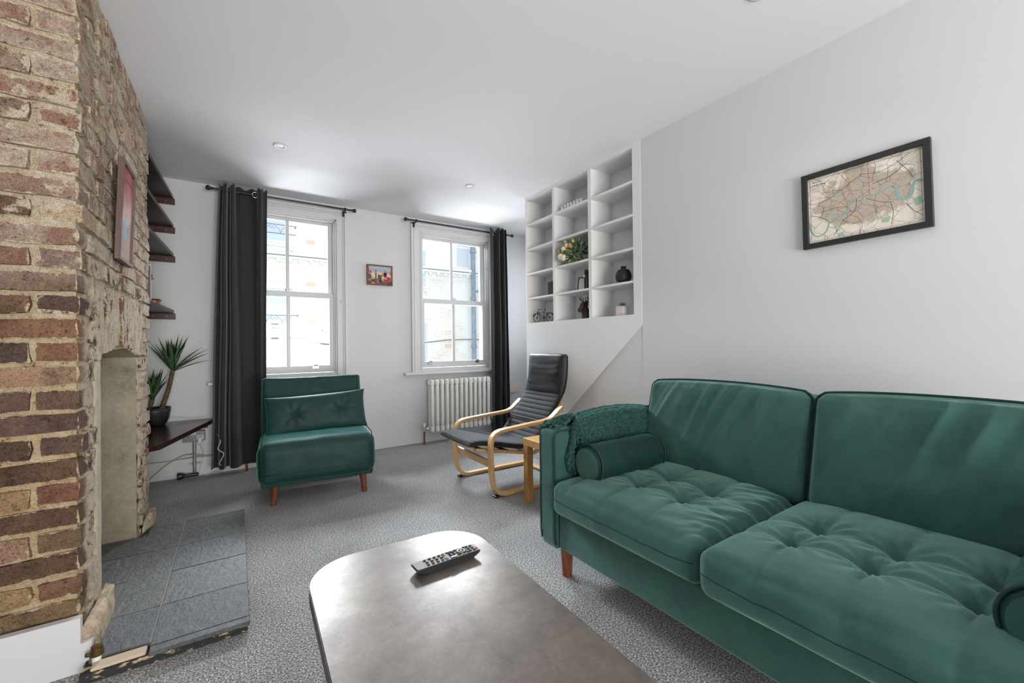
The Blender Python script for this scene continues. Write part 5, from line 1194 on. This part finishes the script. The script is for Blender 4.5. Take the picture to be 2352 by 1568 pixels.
# framed antique map on the right wall
mp_ = thing('framed_map', 'black-framed antique street map of a city on the right wall', 'map', (XR, .64, 1.41))
KM_ = Matrix.Translation((XR-.004, .641, 1.5835)) @ Matrix.Rotation(radians(-.9), 4, 'X') @ Matrix.Rotation(pi, 4, 'Z')
# local frame: +x out of the wall (after the half turn), u = local y to the right in the picture, z up
MW, MH, FWD = .2125, .167, .022; b = B()
for lo, hi in (((0, -MW, -MH), (.020, -MW+FWD, MH)), ((0, MW-FWD, -MH), (.020, MW, MH)), ((0, -MW+FWD, -MH), (.020, MW-FWD, -MH+FWD)), ((0, -MW+FWD, MH-FWD), (.020, MW-FWD, MH))): b.box(lo, hi, .0008, 1)
put('frame', b.xf(KM_), mat('black_map_frame', (.018, .018, .019, 1), .45), mp_)
MS, N, L, p = nodes('antique_map_paper')
tc = N.new('ShaderNodeNewGeometry').outputs['Position']; sx_ = N.new('ShaderNodeSeparateXYZ'); L.new(tc, sx_.inputs[0])
n1 = nz(N, L, tc, 13, 3); n2 = nz(N, L, tc, 34, 4)
v1 = N.new('ShaderNodeTexVoronoi'); v1.feature = 'DISTANCE_TO_EDGE'; v1.inputs['Scale'].default_value = 210; L.new(tc, v1.inputs['Vector'])
v2 = N.new('ShaderNodeTexVoronoi'); v2.feature = 'DISTANCE_TO_EDGE'; v2.inputs['Scale'].default_value = 22; L.new(tc, v2.inputs['Vector'])
paper = ramp(N, L, n2, [(.3, lin(216, 208, 196)), (.7, lin(232, 226, 214))])
# town blocks fill the middle of the sheet
dy = math_(N, L, 'DIVIDE', math_(N, L, 'SUBTRACT', sx_.outputs[1], .645), .165); dz = math_(N, L, 'DIVIDE', math_(N, L, 'SUBTRACT', sx_.outputs[2], 1.595), .115)
rad = math_(N, L, 'ADD', math_(N, L, 'MULTIPLY', dy, dy), math_(N, L, 'MULTIPLY', dz, dz)); town = sstep(N, L, math_(N, L, 'ADD', rad, math_(N, L, 'MULTIPLY', math_(N, L, 'SUBTRACT', n1, .5), 2.4)), 1.05, .75)
tint = ramp(N, L, n1, [(.3, lin(176, 160, 148)), (.5, lin(186, 172, 150)), (.7, lin(178, 152, 150))])
cc = mixc(N, L, math_(N, L, 'MULTIPLY', town, .8), paper, tint)
ln1 = math_(N, L, 'MULTIPLY', sstep(N, L, v1.outputs['Distance'], .09, .02), math_(N, L, 'ADD', math_(N, L, 'MULTIPLY', town, .55), .12))
cc = mixc(N, L, ln1, cc, lin(96, 84, 78)); cc = mixc(N, L, math_(N, L, 'MULTIPLY', sstep(N, L, v2.outputs['Distance'], .035, .012), .45), cc, lin(70, 62, 60))
L.new(cc, p.inputs['Base Color']); p.inputs['Roughness'].default_value = .4
put('map_sheet', B().box((.004, -MW+FWD, -MH+FWD), (.007, MW-FWD, MH-FWD)).xf(KM_), MS, mp_)
SW, SH = 2*(MW-FWD), 2*(MH-FWD)
def uvp(u, v): return (-SW/2+SW*u, -SH/2+SH*v)
def ribbon(pts, wid, m_, nm, x=.0074):
    q = spline([(0, *uvp(u, v)) for u, v in pts], 6); b = B(); R = []
    for i in range(len(q)):
        t = (q[min(i+1, len(q)-1)]-q[max(i-1, 0)]).normalized(); n_ = Vector((0, -t.z, t.y)); R.append((b.bm.verts.new(Vector((x, 0, 0))+q[i]+n_*wid/2), b.bm.verts.new(Vector((x, 0, 0))+q[i]-n_*wid/2), b.bm.verts.new(Vector((.0071, 0, 0))+q[i]+n_*wid/2), b.bm.verts.new(Vector((.0071, 0, 0))+q[i]-n_*wid/2)))
    for A_, C_ in zip(R, R[1:]):
        b.bm.faces.new((A_[0], A_[1], C_[1], C_[0])); b.bm.faces.new((A_[0], C_[0], C_[2], A_[2])); b.bm.faces.new((A_[1], A_[3], C_[3], C_[1]))
    put(nm, b.xf(KM_), m_, mp_)
RIV = mat('map_river_ink', lin(138, 172, 170), .5); RED = mat('map_red_ink', lin(190, 110, 96), .5); INK = mat('map_black_ink', lin(58, 50, 50), .5); PRK = mat('map_park_ink', lin(160, 184, 164), .5)
ribbon([(.01, .30), (.02, .20), (.06, .11), (.12, .10), (.17, .15), (.20, .26), (.24, .30)], .0058, RIV, 'river'); ribbon([(.24, .30), (.31, .33), (.37, .37), (.40, .47), (.44, .52), (.52, .53), (.60, .52), (.67, .53), (.72, .575), (.765, .57)], .0068, RIV, 'river'); ribbon([(.765, .575), (.79, .52), (.80, .42), (.83, .375), (.87, .37), (.905, .42), (.915, .52), (.94, .565), (.99, .555)], .0098, RIV, 'river')
for pts in ([(.02, .66), (.14, .67), (.30, .64), (.42, .70)], [(.10, .80), (.22, .62), (.34, .50), (.42, .34)], [(.30, .98), (.36, .86), (.40, .76), (.40, .66)], [(.56, .98), (.57, .80), (.57, .60), (.58, .52)], [(.36, .34), (.46, .26), (.50, .14), (.47, .03)], [(.20, .44), (.34, .44), (.50, .56), (.62, .62)], [(.62, .98), (.63, .90), (.60, .74)]): ribbon(pts, .0013, RED, 'red_road', .0075)
for pts in ([(.01, .62), (.12, .60), (.26, .66), (.40, .78), (.52, .86)], [(.24, .06), (.34, .26), (.44, .36), (.46, .52)], [(.54, .50), (.66, .40), (.76, .36)], [(.74, .36), (.76, .22), (.74, .06)], [(.50, .86), (.66, .82), (.80, .88), (.90, .96)], [(.80, .90), (.88, .74), (.92, .62)], [(.60, .68), (.74, .72), (.88, .84)], [(.02, .44), (.14, .36), (.22, .26)], [(.32, .28), (.40, .18), (.48, .20)], [(.86, .30), (.92, .18), (.98, .10)], [(.08, .44), (.26, .47), (.38, .44)]): ribbon(pts, .0012, INK, 'railway_line', .0075)
for pts in ([(.22, .66), (.30, .69), (.31, .60), (.24, .58)], [(.20, .44), (.28, .45), (.27, .39), (.20, .39)], [(.24, .22), (.30, .26), (.30, .20), (.25, .16)], [(.91, .34), (.97, .36), (.99, .27), (.93, .23)], [(.63, .82), (.67, .83), (.66, .77), (.63, .78)], [(.66, .16), (.74, .18), (.72, .10), (.66, .11)], [(.28, .08), (.34, .10), (.33, .04), (.28, .03)]): put('park', B().prism([uvp(*q_) for q_ in pts], (.0071, .0073), 'x').xf(KM_), PRK, mp_)
b = B()
for lo, hi in ((.020, .0235), (.9765, .980)): b.box((.0071, *uvp(lo, .03)), (.0074, *uvp(hi, .97)))
for lo, hi in ((.030, .0345), (.9655, .970)): b.box((.0071, *uvp(.02, lo)), (.0074, *uvp(.98, hi)))
put('border_line', b.xf(KM_), mat('map_sepia_ink', lin(140, 126, 112), .5), mp_)
def text(body, u, v, size, nm, m_):
    cu = bpy.data.curves.new(nm, 'FONT'); cu.body = body; cu.size = size; cu.align_x = 'CENTER'; cu.extrude = .0002; cu.resolution_u = 2; cu.space_character = 1.1
    o = bpy.data.objects.new('tmp', cu); col.objects.link(o); bpy.context.view_layer.update()
    me = bpy.data.meshes.new_from_object(o.evaluated_get(bpy.context.evaluated_depsgraph_get())); bpy.data.objects.remove(o)
    y_, z_ = uvp(u, v); me.transform(KM_ @ Matrix.Translation((.0074, y_, z_)) @ Matrix(((0, 0, 1, 0), (1, 0, 0, 0), (0, 1, 0, 0), (0, 0, 0, 1)))); me.transform(Matrix.Translation(-org(mp_)))
    me.materials.append(m_); o2 = bpy.data.objects.new(nm, me); col.objects.link(o2); o2.parent = mp_; return o2
text("BACON'S", .098, .925, .0085, 'title_lettering', INK); text('LONDON', .098, .868, .0128, 'title_lettering', INK)
for k in range(5): put('legend_line', B().box((.0071, *uvp(.03+.01*(k % 2), .845-.016*k)), (.0073, *uvp(.145-.012*(k % 3), .8485-.016*k))).xf(KM_), MAT['map_sepia_ink'], mp_)
for k in range(7): put('legend_line', B().box((.0071, *uvp(.80+.012*(k % 2), .945-.022*k)), (.0073, *uvp(.955-.014*(k % 3), .9495-.022*k))).xf(KM_), MAT['map_sepia_ink'], mp_)

# ================================================================== recessed downlights
LAMP, N, L, p = nodes('frosted_lamp'); p.inputs['Base Color'].default_value = (.75, .73, .72, 1); p.inputs['Emission Color'].default_value = (1, .93, .86, 1); p.inputs['Emission Strength'].default_value = .35
for x, y, lb in ((.245, 3.075, 'white recessed downlight in the ceiling nearest the chimney'), (1.613, 3.042, 'white recessed downlight in the ceiling nearest the bookcase'), (1.638, .775, 'white recessed downlight at the top edge of the photo'), (.245, .79, 'added unseen white downlight in the ceiling before the brick chimney front')):  # the last one is added out of view to light the brick
    g = thing('downlight', lb, 'light', (x, y, H), 'ceiling downlights')
    put('trim_ring', B().lathe([(.022, -.0005), (.024, -.006), (.034, -.008), (.041, -.005), (.042, -.0002)], (x, y, H), 32), GLOSSW, g, True)
    put('lamp', B().lathe([(0, -.004), (.009, -.0045), (.011, -.002), (.022, -.0015)], (x, y, H), 24), LAMP, g, True)
    ld = bpy.data.lights.new('downlight_beam', 'SPOT'); ld.energy = 4; ld.color = (1, .90, .78); ld.spot_size = radians(125); ld.spot_blend = .8; ld.shadow_soft_size = .03
    lo_ = bpy.data.objects.new('downlight_beam', ld); col.objects.link(lo_); lo_.parent = g; lo_.location = (0, 0, -.035)
